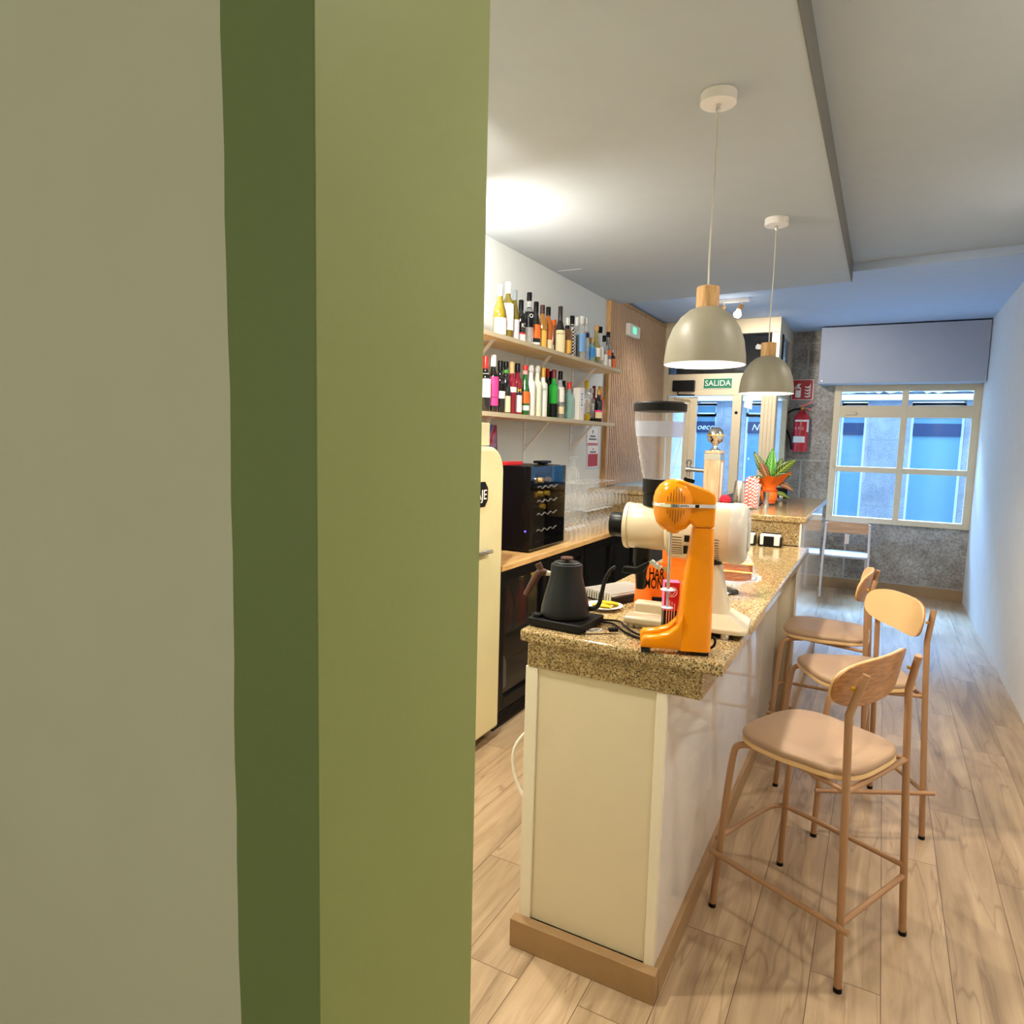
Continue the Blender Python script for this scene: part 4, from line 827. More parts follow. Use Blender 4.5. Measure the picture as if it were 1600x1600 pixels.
# plate with lemon
t = thing('lemon_plate', 'small white plate of lemon slices behind the kettle spout', 'plate', (-.80, 2.16, CT))
MB().lathe([(.03, 0), (.03, .003), (.062, .012), (.064, .014), (.06, .0145), (.03, .006), (0, .006)], seg=32).build('dish', 'white', t)
for i, (x, y, r) in enumerate([(-.02, -.01, 20), (.012, -.018, -15), (.0, .018, 35), (.03, .01, 5)]):
    s_ = thing('lemon_slice', 'yellow lemon slice on the white plate behind the kettle', 'lemon slice', (-.80+x, 2.16+y, CT+.0075+.003*i), 0, 'lemon slices on the plate')
    MB().cyl((0, 0, 0), (0, .003, .006), .019, seg=18).build('rind', 'lemon', s_)
# ribbed grey knock box / scale
t = thing('ribbed_scale', 'low dark scale with pale ribbed top between kettle and orange bag', 'scale', (-.812, 2.34, CT), math.radians(-24))
MB().box(-.070, .074, -.105, .115, 0, .030).build('scale_body', 'black_matte', t, bev=.006)
rb = MB().box(-.073, .071, -.105, .11, .030, .034)
for i in range(12): rb.box(-.071+i*.0118, -.0645+i*.0118, -.105, .11, .034, .039)
for i in range(12): rb.box(-.071+i*.0118, -.0645+i*.0118, -.1105, -.105, .010, .036)
rb.build('ribbed_top', 'ribbed_grey', t)
# ---------------------------------------------------------------- coffee bags
def bag(name, lab, loc, rz, w, h, d, lean, letters):
    t = thing(name, lab, 'bag', loc, rz)
    t.rotation_euler = (math.radians(lean), 0, rz)
    rings = []
    for kk in range(10):
        f_ = kk/9; z = h*f_; dd = d*(1-f_)**.7*(.55+.45*math.sin(math.pi*min(1, f_*1.2+.25)))+.0035; ww = w*(1-.05*math.sin(f_*math.pi))
        rings.append([(ww*math.cos(a)*(1 if abs(math.cos(a)) > .5 else 1), dd*math.sin(a), z) for a in [2*math.pi*q/28 for q in range(28)]])
        rings[-1] = [((abs(x/ww)**.55)*ww*(1 if x > 0 else -1), y, z_) for x, y, z_ in rings[-1]]
    bo = MB().loft(rings).build('pouch', 'orange_bag', t, smooth=60)
    return t, bo
t, bo = bag('coffee_bag', 'bright orange coffee bag with black lettering beside the pink carton', (-.667, 2.27, CT), math.radians(17), .062, .158, .032, -8, 1)
for r_, (tx, z) in enumerate((('HAR', .118), ('MONY', .090))):
    text('lettering', tx, .052, 'black', bo, (.012, -.0335+r_*(-.0012)+.005, z-.006*r_), (H90-.06, 0, 0), sx=.5, bold=.0009)
MB().box(.0, .05, -.0335, -.031, .004, .040).build('base_label', 'black', t)
MB().box(.03, .052, -.019, -.017, .128, .145).build('seal_sticker', 'tan', t)
t, bo = bag('coffee_bag', 'second orange coffee bag standing behind the lettered one', (-.62, 2.42, CT), math.radians(8), .06, .19, .03, -4, 0)
MB().box(-.03, .03, -.014, -.012, .172, .176).build('printed_line', 'black', t)
# pink carton
t = thing('tea_carton', 'small crimson and black carton standing before the mixer spindle', 'carton', (-.510, 1.925, CT), math.radians(24))
MB().box(-.021, .021, -.021, .021, 0, .09).build('black_half', 'black', t); MB().box(-.021, .021, -.021, .021, .09, .172).build('crimson_half', 'carton_red', t)
MB().prism([(-.021, .172), (.021, .172), (.021, .1725), (-.021, .1725)], XZ, -.021, .021).build('top_flap', 'carton_pink', t)
MB().box(-.0215, -.0209, -.021, .021, .09, .172).build('side_panel', 'carton_pink', t)
em = MB(); em.tube([(.014*math.cos(a), -.0216, .145+.014*math.sin(a)) for a in [q*math.pi/10 for q in range(21)]], .0008, 5); em.tube([(-.009, -.0216, .145), (0, -.0216, .154), (.009, -.0216, .145), (0, -.0216, .134), (-.009, -.0216, .145)], .0008, 5)
em.build('emblem', 'white', t)
ln = MB()
for q in range(4): ln.box(-.014+q*.007, -.011+q*.007, -.0214, -.0209, .008+.003*q, .124-.004*q)
ln.build('printed_lines', 'pink_pale', t)
t = thing('white_cup', 'small white cup holding wrapped sticks behind the crimson carton', 'cup', (-.535, 2.075, CT))
MB().lathe([(.022, 0), (.03, .05), (.028, .05), (.02, .004), (0, .004)], seg=24, close=False).build('cup_body', 'white_plastic', t)
for q in range(3): MB().box(-.015+q*.01, -.009+q*.01, -.006, .006, .02, .075).build('sachet', ['red', 'silver', 'red'][q], t)
# ---------------------------------------------------------------- coffee grinder
g = thing('coffee_grinder', 'large cream coffee grinder with clear hopper behind the yellow mixer', 'coffee grinder', (-.55, 2.12, CT), math.radians(5))
MB().prism(rr(.205, .16, .035, 4, cx=.125, cy=-.02), XY, .016, .018).build('underside', 'dark_rubber', g)
bs = MB()
def ring_rect(cx, cy, w, d, z, c=.03): return [(x, y, z) for x, y in rr(w, d, c, 3, cx, cy)]
bs.loft([ring_rect(.115, -.03, .235, .20, .016), ring_rect(.115, -.03, .235, .20, .03), ring_rect(.10, -.02, .15, .13, .062, .02)])
bs.build('base', 'grinder_cream', g, bev=.003)
pr = MB(); pr.box(-.13, .03, -.135, -.055, .012, .036).build('base_arm', 'grinder_cream', g, bev=.008, seg=3)
pr = MB(); pr.box(-.13, .03, .0, .05, .012, .052).build('base_arm', 'grinder_cream', g, bev=.008, seg=3)
ft = MB()
for x, y in ((.17, -.115), (-.11, -.115), (.17, .05), (-.11, .03)): ft = MB().cyl((x, y, 0), (x, y, .017), .013, seg=18); ft.build('foot', 'steel', g)
cl = MB(); cl.loft([ring_rect(.10, -.02, .145, .115, .058, .02), ring_rect(.095, -.012, .085, .075, .205, .015)]); cl.build('column', 'grinder_cream', g, bev=.002)
MB().lathe([(.042, .205), (.042, .225)], (.10, -.01, 0), 28).build('collar', 'black', g)
# motor housing: stepped horizontal barrel
ax = (1, 0, 0)
MB().lathe([(.055, -.157), (.068, -.155), (.072, -.148), (.072, -.035), (.070, -.030)], (0, 0, .302), 48, ax).build('front_barrel', 'grinder_cream', g, smooth=50)
MB().lathe([(.06, -.166), (.073, -.163), (.0745, -.158), (.0745, -.150), (.07, -.149)], (0, 0, .302), 48, ax).build('front_flange', 'grinder_cream', g)
MB().lathe([(.070, -.032), (.088, -.022), (.0915, -.012), (.0915, .162)], (0, 0, .300), 56, ax).build('motor_barrel', 'grinder_cream', g, smooth=50)
MB().lathe([(.0925, .162), (.0935, .166), (.0935, .190), (.088, .202), (.074, .210), (0, .211)], (0, 0, .300), 56, ax).build('end_cap', 'grinder_end', g, smooth=50)
MB().prism(rr(.06, .10, .02, 4, cx=0, cy=.30), YZ, .209, .216).build('end_plate', 'grinder_end', g, bev=.003)
vt = MB()
for x0, n0 in ((-.008, 8), (.052+.0, 9), (.100, 10)):
    for q in range(n0):
        a = math.radians(-118+q*6.0+(-2)); r_ = .0917; y = math.cos(a)*r_*-1*-1; z = .300+math.sin(a)*r_
        vt.box(x0, x0+.036, -abs(math.sin(math.radians(90-abs(-118+q*6+90))))*0-abs(math.cos(math.radians(-8-q*5.6)))*r_-.0005, -abs(math.cos(math.radians(-8-q*5.6)))*r_+.001, .300+math.sin(math.radians(-8-q*5.6))*r_-.0009, .300+math.sin(math.radians(-8-q*5.6))*r_+.0009)
vt.build('vent_slots', 'black', g)
MB().box(.036, .052, -.094, -.088, .275, .295).build('switch', 'black', g); MB().box(.034, .05, -.088, -.075, .238, .262).build('switch', 'black', g)
MB().lathe([(.038, -.215), (.040, -.212), (.040, -.172), (.034, -.166)], (0, 0, .302), 20, ax).build('adjust_knob', 'black', g, bev=.002)
MB().lathe([(.0405, .372), (.0405, .410), (.044, .412), (.044, .455), (.0, .456)], (-.073, 0, 0), 32).build('hopper_collar', 'black_matte', g)
hp = MB().lathe([(.042, .455), (.048, .475), (.062, .54), (.0725, .60), (.077, .65), (.0775, .668)], (-.073, 0, 0), 48, close=False).build('hopper', 'hopper', g, smooth=60)
MB().lathe([(.0715, .588), (.0735, .60), (.0775, .635)], (-.073, 0, 0), 48, close=False).build('frosted_band', 'hopper_frost', hp)
MB().lathe([(.078, .666), (.082, .668), (.082, .690), (.078, .695), (0, .697)], (-.073, 0, 0), 48).build('hopper_lid', 'black_matte', g)
MB().lathe([(.028, .232), (.028, .185), (.020, .165), (.014, .098), (.012, .097)], (-.110, 0, 0), 24).build('chute', 'black_matte', g)
MB().prism([(-.165, .152), (-.16, .172), (-.12, .172), (-.085, .195), (-.075, .19), (-.10, .155), (-.12, .150)], XZ, -.04, -.018).build('bag_clamp', 'black', g, bev=.003)
MB().prism([(-.085, .19), (-.07, .20), (-.04, .18), (-.045, .168), (-.065, .182)], XZ, -.035, -.015).build('clamp_spring', 'steel', g)
MB().cyl((-.165, -.0, .268), (-.145, -.0, .232), .006).build('latch', 'black', g)
# ---------------------------------------------------------------- yellow mixer
mx_ = thing('drink_mixer', 'glossy yellow upright drink mixer at the near corner of the bar', 'drink mixer', (-.467, 1.836, CT), math.radians(19.2))
def mrings(L): # (z, x0, x1, halfdepth, corner)
    R = []
    for z, x0, x1, hd_, c in L: R.append([(x, y, z) for x, y in rr(x1-x0, hd_*2, c, 5, (x0+x1)/2, 0)])
    return R
MB().loft(mrings([(.012, .0, .090, .050, .018), (.05, .0, .0905, .048, .018), (.09, .001, .0905, .043, .018), (.13, .005, .0905, .036, .016), (.20, .011, .090, .031, .014), (.28, .021, .088, .028, .013), (.345, .029, .084, .026, .012)])).build('column', 'yellow_enamel', mx_, smooth=60)
MB().prism([(.029, .3465), (.084, .3465), (.0845, .425), (.081, .437), (.068, .4455), (.023, .4615), (-.012, .4735), (-.04, .46), (-.035, .40), (-.012, .366), (.010, .3635), (.022, .359)], XZ, -.031, .031).build('neck', 'yellow_enamel', mx_, bev=.013, seg=5, smooth=60)
prof = [(0, -.078), (.013, -.0765), (.017, -.071), (.034, -.0625), (.0465, -.047), (.054, -.024), (.057, 0), (.0565, .02), (.052, .038), (.042, .0545), (.025, .067), (0, .0725)]
hd = MB(); hd.lathe(prof, (-.0215, 0, .4025), 56)
for v in hd.bm.verts: v.co.y *= .92
hd.build('motor_head', 'yellow_enamel', mx_, smooth=70)
bd = MB()
n = 44; o_ = [(-.0215+.0582*math.cos(a), .0536*math.sin(a)) for a in [math.radians(60+q*(240/30)) for q in range(31)]]+[(.025, -.040), (.080, -.0335), (.0865, -.027), (.0865, .027), (.080, .0335), (.025, .040)]
bd.prism(o_, XY, .3995, .4095); bd.build('trim_band', 'chrome', mx_, bev=.001)
text('lettering', '• AC MIXER •', .0082, 'black', mx_, (-.004, -.0530, .4042), (H90, 0, math.radians(8)), ext=.0002)
MB().box(.03, .04, -.0405, -.0385, .4005, .4085).build('band_mark', 'black', mx_)
vt = MB()
def headpt(a, z):
    zz = z-.4025
    for (r0, z0), (r1, z1) in zip(prof, prof[1:]):
        if z0 <= zz <= z1:
            r_ = r0+(r1-r0)*(zz-z0)/(z1-z0)+.0004; return (-.0215+math.cos(a)*r_, math.sin(a)*r_*.92, z)
for q in range(7):
    a = math.radians(-112+q*7.5)
    h_ = [.014, .024, .033, .040, .034, .026, .016][q]; vt.tube([headpt(a, .415+h_*k/4) for k in range(5)], .0009, 6)
    h_ = [.012, .022, .030, .038, .032, .022, .012][q]; vt.tube([headpt(a, .394-h_*k/4) for k in range(5)], .0009, 6)
vt.build('vent_slots', 'knob_walnut', mx_)
MB().box(.0, .028, -.008, .008, .4655, .476, rot=Matrix.Rotation(math.radians(14), 3, 'Y')).build('switch', 'black', mx_)
MB().cyl((.006, -.026, .455), (.006, -.0285, .4555), .004).build('screw', 'knob_walnut', mx_)
MB().cyl((-.027, 0, .325), (-.027, 0, .330), .012).build('spindle_seal', 'steel', mx_)
MB().cyl((-.027, 0, .325), (-.027, 0, .165), .0045).build('spindle', 'steel', mx_)
ag = MB().cyl((-.027, 0, .165), (-.027, 0, .115), .0035); ag.lathe([(0, .0), (.02, -.002), (.021, .0), (.018, .002), (0, .003)], (-.027, 0, .168), 24).lathe([(0, .0), (.016, -.002), (.017, .0), (.013, .002), (0, .003)], (-.027, 0, .118), 24)
ag.build('agitator', 'hopper_frost', mx_)
for s_ in (-1, 1):
    yc = s_*.034
    R = []
    for x, z1, hw in ((-.096, .036, .011), (-.088, .046, .0145), (-.05, .05, .016), (-.02, .062, .017), (.0, .082, .0165), (.012, .11, .014)):
        R.append([(x, yc+a, b) for a, b in rr(hw*2, z1-.012, min(hw, (z1-.012)/2)*.7, 4, 0, (z1+.012)/2)])
    MB().loft(R).build('base_foot', 'yellow_enamel', mx_, smooth=60)
    MB().box(-.094, -.07, yc-.012, yc+.012, 0, .0125).build('rubber_foot', 'dark_rubber', mx_)
MB().box(.045, .085, -.04, .04, 0, .0125).build('rubber_foot', 'dark_rubber', mx_)
MB().tube([(.088, .0, .04), (.10, .0, .045), (.108, .005, .03), (.105, .012, .012), (.092, .02, .004), (.06, .07, .005)], .0035, 8, 3).build('cord', 'black', mx_)
# ---------------------------------------------------------------- cakes
t = thing('cake_stand', 'wide glass cake stand under a clear dome behind the grinder', 'cake stand', (-.535, 2.69, CT))
MB().lathe([(.085, 0), (.085, .006), (.03, .018), (.018, .03), (.02, .043), (.035, .050)], seg=10).build('pedestal', 'black_gloss', t)
MB().lathe([(.0, .0505), (.12, .051), (.152, .055), (.162, .064), (.158, .0655), (.12, .055), (0, .0545)], seg=48).build('plate', 'hopper', t)
MB().tube([(.162*math.cos(a), .162*math.sin(a), .0615+.003*math.sin(a*24)) for a in [q*math.pi/80 for q in range(161)]], .0034, 6).build('beaded_rim', 'glassware', t)
dm = MB().lathe([(.146, .060), (.142, .085), (.130, .12), (.108, .148), (.07, .170), (.0, .178)], seg=48, close=False).build('dome', 'glassware', t)
MB().tube([(.146*math.cos(a), .146*math.sin(a), .062) for a in [q*math.pi/30 for q in range(61)]], .003, 8).build('dome_rim', 'hopper_frost', dm)
def cake_slice(lab, loc, rz, w, d, h, layers, grp=None):
    t = thing('cake_slice', lab, 'cake', loc, rz, grp)
    for q in range(layers):
        a = MB(); a.box(-w/2, w/2, -d/2, d/2, q*h/layers+.0005, (q+1)*h/layers-h*.12); bmesh.ops.subdivide_edges(a.bm, edges=a.bm.edges[:], cuts=4, use_grid_fill=True)
        for v in a.bm.verts: v.co += Vector((rnd.uniform(-1, 1), rnd.uniform(-1, 1), rnd.uniform(-.3, .6)))*.0018
        a.build('sponge', 'crust' if q % 2 == 0 else 'cake', t, smooth=0)
        a = MB(); a.box(-w/2-.001, w/2+.001, -d/2-.001, d/2+.001, (q+1)*h/layers-h*.12, (q+1)*h/layers); bmesh.ops.subdivide_edges(a.bm, edges=a.bm.edges[:], cuts=4, use_grid_fill=True)
        for v in a.bm.verts: v.co += Vector((rnd.uniform(-1, 1), rnd.uniform(-1, 1), rnd.uniform(-.3, .6)))*.002
        a.build('topping', 'cake', t, smooth=0)
    return t
cake_slice('long brown loaf slice, lower of the two under the glass dome', (-.455, 2.655, CT+.0555), .1, .105, .05, .038, 1)
cake_slice('pale-topped loaf slice lying across the lower loaf slice', (-.457, 2.665, CT+.094), .12, .11, .05, .028, 1)
t = thing('crumble_cake', 'crumbly golden yellow cake wedge seen behind the mixer spindle', 'cake', (-.615, 2.66, CT+.0555))
a = MB(); a.box(-.055, .055, -.045, .05, .001, .062); bmesh.ops.subdivide_edges(a.bm, edges=a.bm.edges[:], cuts=9, use_grid_fill=True)
for v in a.bm.verts: v.co += Vector((rnd.uniform(-1, 1), rnd.uniform(-1, 1), rnd.uniform(-.05, .8)))*.004
a.build('sponge', 'crumble', t, smooth=0)
t = thing('black_marker', 'short black stub lying on the granite beyond the grinder base', 'marker', (-.385, 2.34, CT+.006), .1); MB().cyl((-.03, 0, 0), (.0, 0, 0), .006).build('barrel', 'black', t)
# napkin holders
def napkin(lab, x):
    t = thing('napkin_holder', lab, 'napkin holder', (x, 4.065, CT), 0, None)
    MB().box(-.06, .06, -.03, .03, .0, .006).box(-.033, .022, -.033, -.028, .006, .06).box(-.062, -.056, -.03, .03, .0, .058).box(.056, .062, -.03, .03, 0, .058).build('holder', 'black', t, bev=.003)
    MB().box(-.054, .054, -.026, .028, .0065, .068).build('napkin_stack', 'paper', t, bev=.006)
    MB().box(-.05, .05, .0285, .033, .005, .074).build('back_plate', 'black', t)
napkin('black napkin holder with white napkins against the granite step', -.525); napkin('second black napkin holder, partly hidden behind the grinder end', -.665)
for q, (x, y) in enumerate(((-1.93, 4.50), (-1.99, 4.60))):
    o = ws.copy(); COL.objects.link(o); o.location = (x, y, 1.3005); o['label'] = 'single wine glass standing alone on top of the glass cluster' if q == 0 else 'wine glass at the very top of the cluster, behind the single one'; o['group'] = 'topmost wine glasses'
    for ch in ws.children:
        c = ch.copy(); COL.objects.link(c); c.parent = o
# ================================================================ on the raised counter
RT = 1.2003
tp = thing('beer_tap', 'square wooden beer tap tower with chrome ball on top', 'beer tap', (-.975, 4.60, 1.2115), math.radians(-4))
MB().box(-.052, .052, -.052, .052, 0, .285).build('tower', 'oak_pale', tp, bev=.003); MB().box(-.053, .053, -.053, .053, .285, .325).build('metal_band', 'brushed', tp, bev=.001)
MB().box(-.052, .052, -.052, .052, .325, .345).build('top_block', 'oak_pale', tp, bev=.004)
MB().box(.0522, .0532, -.02, .02, .02, .27).build('drip_strip', 'white', tp)
MB().lathe([(.038, .345), (.036, .352), (.018, .362), (.015, .378), (.022, .39), (.045, .405), (.053, .428), (.0555, .44), (.0555, .444), (.053, .455), (.044, .482), (.026, .497), (0, .50)], seg=40).build('chrome_ball', 'chrome', tp, smooth=60)
MB().lathe([(.0545, .441), (.0575, .443), (.0575, .447), (.0545, .449)], seg=40, close=False).build('ball_ring', 'gold', tp)
MB().cyl((-.05, 0, .21), (-.16, 0, .215), .014).cyl((-.155, 0, .215), (-.185, 0, .215), .02).cyl((-.17, 0, .215), (-.172, 0, .15), .012, .009).cyl((-.17, 0, .225), (-.17, 0, .25), .01).lathe([(.012, .245), (.02, .252), (.021, .268), (.012, .28), (0, .281)], (-.17, 0, 0), 16).build('spout', 'steel', tp)
t = thing('shaker_tin', 'tapered steel shaker tin right of the wooden tap', 'shaker', (-.815, 4.68, 1.2115))
MB().lathe([(.045, 0), (.046, .01), (.034, .145), (.032, .15), (0, .15)], seg=32).build('tin', 'steel', t)
t = thing('raspberry_ball', 'knobbly crimson ball in front of the steel shaker tin', 'ornament', (-.872, 4.50, 1.2115))
b = MB(); b.lathe([(.0, 0), (.022, .006), (.034, .022), (.034, .042), (.022, .058), (0, .063)], seg=24); bmesh.ops.subdivide_edges(b.bm, edges=b.bm.edges[:], cuts=2, use_grid_fill=True)
for v in b.bm.verts: v.co += v.co.normalized()*rnd.uniform(-.001, .003)
b.build('ball_body', 'raspberry', t, smooth=0)
t = thing('straw_glass', 'tall clear glass packed with red and white striped paper straws', 'glass', (-.70, 4.42, 1.2005))
MB().lathe([(.045, 0), (.046, .006), (.055, .16), (.0535, .16), (.043, .012), (0, .01)], seg=32, close=False).build('glass_body', 'glassware', t)
for q in range(26):
    a = q*2.4; r_ = .036*math.sqrt((q+.5)/26); t2 = thing('paper_straw', 'red and white striped paper straw in the tall glass', 'straw', (-.70+r_*math.cos(a), 4.42+r_*math.sin(a), 1.2125), 0, 'striped straws in the tall glass')
    t2.rotation_euler = (rnd.uniform(-.05, .05), rnd.uniform(-.03, .09), rnd.uniform(0, 3)); MB().cyl((0, 0, 0), (0, 0, .185+rnd.uniform(-.006, .012)), .0042, seg=8).build('tube', 'straw', t2)
t = thing('jigger', 'slim steel double jigger between straws and plant pot', 'jigger', (-.645, 4.66, 1.2005))
MB().lathe([(.022, 0), (.021, .004), (.016, .048), (.016, .052), (.021, .098), (.022, .10), (0, .10)], seg=24).build('cups', 'steel', t)
pt = thing('potted_croton', 'croton plant with veined leaves in orange wrapping on raised counter', 'potted plant', (-.66, 4.88, 1.2123))
MB().lathe([(.045, 0), (.055, .085), (.058, .09), (.05, .09), (0, .085)], seg=28).build('pot', 'terracotta', pt)
wr = MB(); rings = []
for q, (r_, z) in enumerate([(.05, .02), (.058, .07), (.042, .095), (.055, .12), (.082, .155), (.108, .185)]):
    rings.append([((r_*(1+(.16 if q > 3 else .04)*math.sin(a*5+q))+(.03*math.cos(a) if q > 4 else 0))*math.cos(a), r_*(1+(.1 if q > 3 else 0)*math.sin(a*4))*math.sin(a), z+(.024*math.cos(a-.2) if q > 4 else 0)+(.008*math.sin(a*7) if q > 3 else 0)) for a in [k_*math.pi/20 for k_ in range(40)]])
wr.loft(rings, caps=False); wr.build('wrapping', 'orange', pt, smooth=60)
MB().cyl((0, 0, .085), (0, 0, .19), .006).build('stem', 'brown', pt)
def leaf(x0, ang, tilt, L, W, mat, curl=.15, z0=.16):
    m_ = MB(); uvl = m_.bm.loops.layers.uv.new('uv'); N = 10; V = []
    d = Vector((math.cos(ang)*math.cos(tilt), math.sin(ang)*math.cos(tilt), math.sin(tilt))); sd = Vector((-math.sin(ang), math.cos(ang), 0)); upv = sd.cross(d)*-1
    # turn blades towards the room so the veined side shows
    sd = (Vector((1, -.2, 0)) if abs(math.cos(ang)) < .35 else Vector((0, -1, .35)) if 0 else (d.cross(Vector((.35, -1, .1)).normalized()))).normalized(); nn = d.cross(sd).normalized()
    for i in range(N+1):
        f_ = i/N; c = Vector(x0)+Vector((0, 0, z0))+d*(L*f_)+Vector((0, 0, -1))*curl*L*f_*f_
        w_ = W*(math.sin(math.pi*min(1, f_*.93+.05))**.8)*(1-.25*f_)
        V.append([(m_.bm.verts.new(c+sd*w_*u+nn*abs(u)*-.18*w_), ((u+1)/2, f_)) for u in (-1, -.5, 0, .5, 1)])
    for A, B in zip(V, V[1:]):
        for i in range(4):
            q4 = (A[i], A[i+1], B[i+1], B[i]); f_ = m_.bm.faces.new([v for v, _ in q4])
            for lp, (_, uv) in zip(f_.loops, q4): lp[uvl].uv = uv
    o = m_.build('leaf', mat, pt, smooth=180); s_ = o.modifiers.new('t', 'SOLIDIFY'); s_.thickness = .0012; return o
leaf((0, 0, 0), 1.4, 1.45, 0.213, 0.043, 'leaf_green', .02); leaf((0, 0, 0), 3.1, .95, 0.196, 0.036, 'leaf_dark', -.12); leaf((-.01, -.01, 0), 3.3, 1.15, 0.138, 0.031, 'leaf_brown', .05)
leaf((.01, 0, 0), .15, .85, 0.218, 0.041, 'leaf_dark', .12); leaf((.01, -.01, 0), .0, .55, 0.149, 0.029, 'leaf_dark', .2, .15); leaf((-.02, -.01, 0), 3.4, .35, 0.115, 0.024, 'leaf_dark', .2, .15); leaf((.04, 0, 0), .1, -.1, 0.115, 0.024, 'leaf_brown', .35, .14)
leaf((.03, 0, 0), 1.0, 1.2, 0.172, 0.034, 'leaf_dark', .1); leaf((.05, -.02, 0), .2, .1, 0.086, 0.017, 'leaf_dark', .5, .07)
t = thing('till_terminal', 'low black terminal with a small white part near the far frame', 'terminal', (-.70, 5.45, 1.2123))
MB().box(-.10, .10, -.06, .06, 0, .075).build('terminal_body', 'black', t, bev=.008); MB().lathe([(0, 0), (.012, .004), (.015, .018), (.008, .03), (0, .032)], (.06, -.075, 0), 16).build('white_part', 'white', t)
MB().box(-.098, -.05, -.0625, -.06, .01, .03).build('receipt', 'white', t)
# ================================================================ lamps
def pendant(y, lab):
    t = thing('pendant_lamp', lab, 'pendant lamp', (-.595, y, 0))
    cn = MB().lathe([(.060, CEIL-.0005), (.062, CEIL-.003), (.062, CEIL-.036), (.060, CEIL-.038), (0, CEIL-.038)], seg=40).build('ceiling_canopy', 'white', t)
    MB().lathe([(.008, CEIL-.038), (.008, CEIL-.058), (.004, CEIL-.066), (0, CEIL-.066)], seg=14).build('cord_grip', 'steel', cn)
    MB().tube([(0, 0, CEIL-.06), (.002, 0, 2.5), (-.003, 0, 2.3), (0, 0, 2.16)], .0032, 8, 2).build('cord', 'cord_grey', t)
    MB().lathe([(.036, 2.085), (.040, 2.087), (.040, 2.158), (.037, 2.161), (0, 2.161)], seg=32).build('wooden_cap', 'oak', t)
    o = [(.038, 2.088), (.062, 2.078), (.092, 2.053), (.118, 2.015), (.135, 1.97), (.1425, 1.92), (.1445, 1.885)]
    i_ = [(.1415, 1.885), (.1395, 1.92), (.132, 1.968), (.115, 2.012), (.090, 2.050), (.060, 2.074), (.0, 2.080)]
    MB().lathe(o, seg=64, close=False).build('lamp_shade', 'shade', t, smooth=80)
    MB().lathe([(.1445, 1.885)]+i_, seg=64, close=False).build('shade_lining', 'shade_inner', t, smooth=80)
    MB().lathe([(.0, 1.925), (.022, 1.93), (.032, 1.95), (.030, 1.975), (.016, 2.005), (.014, 2.03), (0, 2.03)], seg=24).build('bulb', 'lamp_emit', t)
    l = bpy.data.lights.new('pendant_glow', 'SPOT'); l.energy = 34; l.color = (1, .87, .68); l.shadow_soft_size = .03; l.spot_size = math.radians(165); l.spot_blend = .3
    q = bpy.data.objects.new('pendant_glow', l); COL.objects.link(q); q.location = (0, 0, 1.918); q.parent = t
    return t
pendant(2.545, 'nearer cream dome pendant with wooden cap over the bar'); pendant(4.03, 'farther cream dome pendant with wooden cap, above the raised counter')
t = thing('track_spotlight', 'white ceiling bar with two wooden-necked bulbs near the exit door', 'spotlight', (-1.24, 6.4, CEIL2))
MB().box(-.16, .11, -.02, .02, -.032, -.0005).build('ceiling_bar', 'white', t, bev=.003)
for x, an, on in ((.045, 0, 1), (-.11, .9, 0)):
    MB().cyl((x, 0, -.032), (x, 0, -.065), .007).build('swivel', 'white', t)
    hd = MB().cyl((x, 0, -.060), (x+(-.02), -.02, -.105), .022, seg=20).build('socket', 'oak', t)
    MB().lathe([(.015, 0), (.02, .01), (.032, .03), (.034, .045), (.026, .062), (0, .07)], (x-.02, -.02, -.105), 20, (-.15, -.25, -1)).build('bulb', 'lamp_emit', t)
spot('track_glow', (-1.225, 6.33, CEIL2-.20), (-.9, 8.5, 1.5), 55, NEUT, .03, 95, .7)
spot('track_glow', (-1.38, 6.33, CEIL2-.20), (-2.1, 6.2, 1.2), 22, NEUT, .03, 110, .7)
for i, (dx, dy, dp) in enumerate(DOWN):
    zc = CEIL if dx < -.297 else CEIL3
    t = thing('downlight', ['assumed round ceiling downlight just beyond the green wall end', 'assumed round ceiling downlight above the cream fridge aisle', 'added fill downlight nearest the camera on the stool side', 'round fill downlight added over the first stool', 'round fill downlight added over the far stools'][i], 'downlight', (dx, dy, zc))  # first two assumed from the warm light, the other three added as fill
    MB().lathe([(.055, -.0005), (.055, -.008), (.042, -.010), (.040, -.004)], seg=28, close=False).build('bezel', 'white', t); MB().cyl((0, 0, -.004), (0, 0, -.001), .040).build('diffuser', 'downlight_emit', t)
t = thing('assumed_uplight', 'slim white linear uplight assumed on the wall above the fridge', 'assumed wall lamp', (-2.1, 2.95, 2.37))  # unseen fixture, assumed as the source of the bright ceiling
MB().box(-.1, .1, -.42, .42, -.02, .02).build('housing', 'white', t, bev=.004); MB().box(.04, .095, -.38, .38, .0205, .0225).build('diffuser', 'downlight_emit', t)
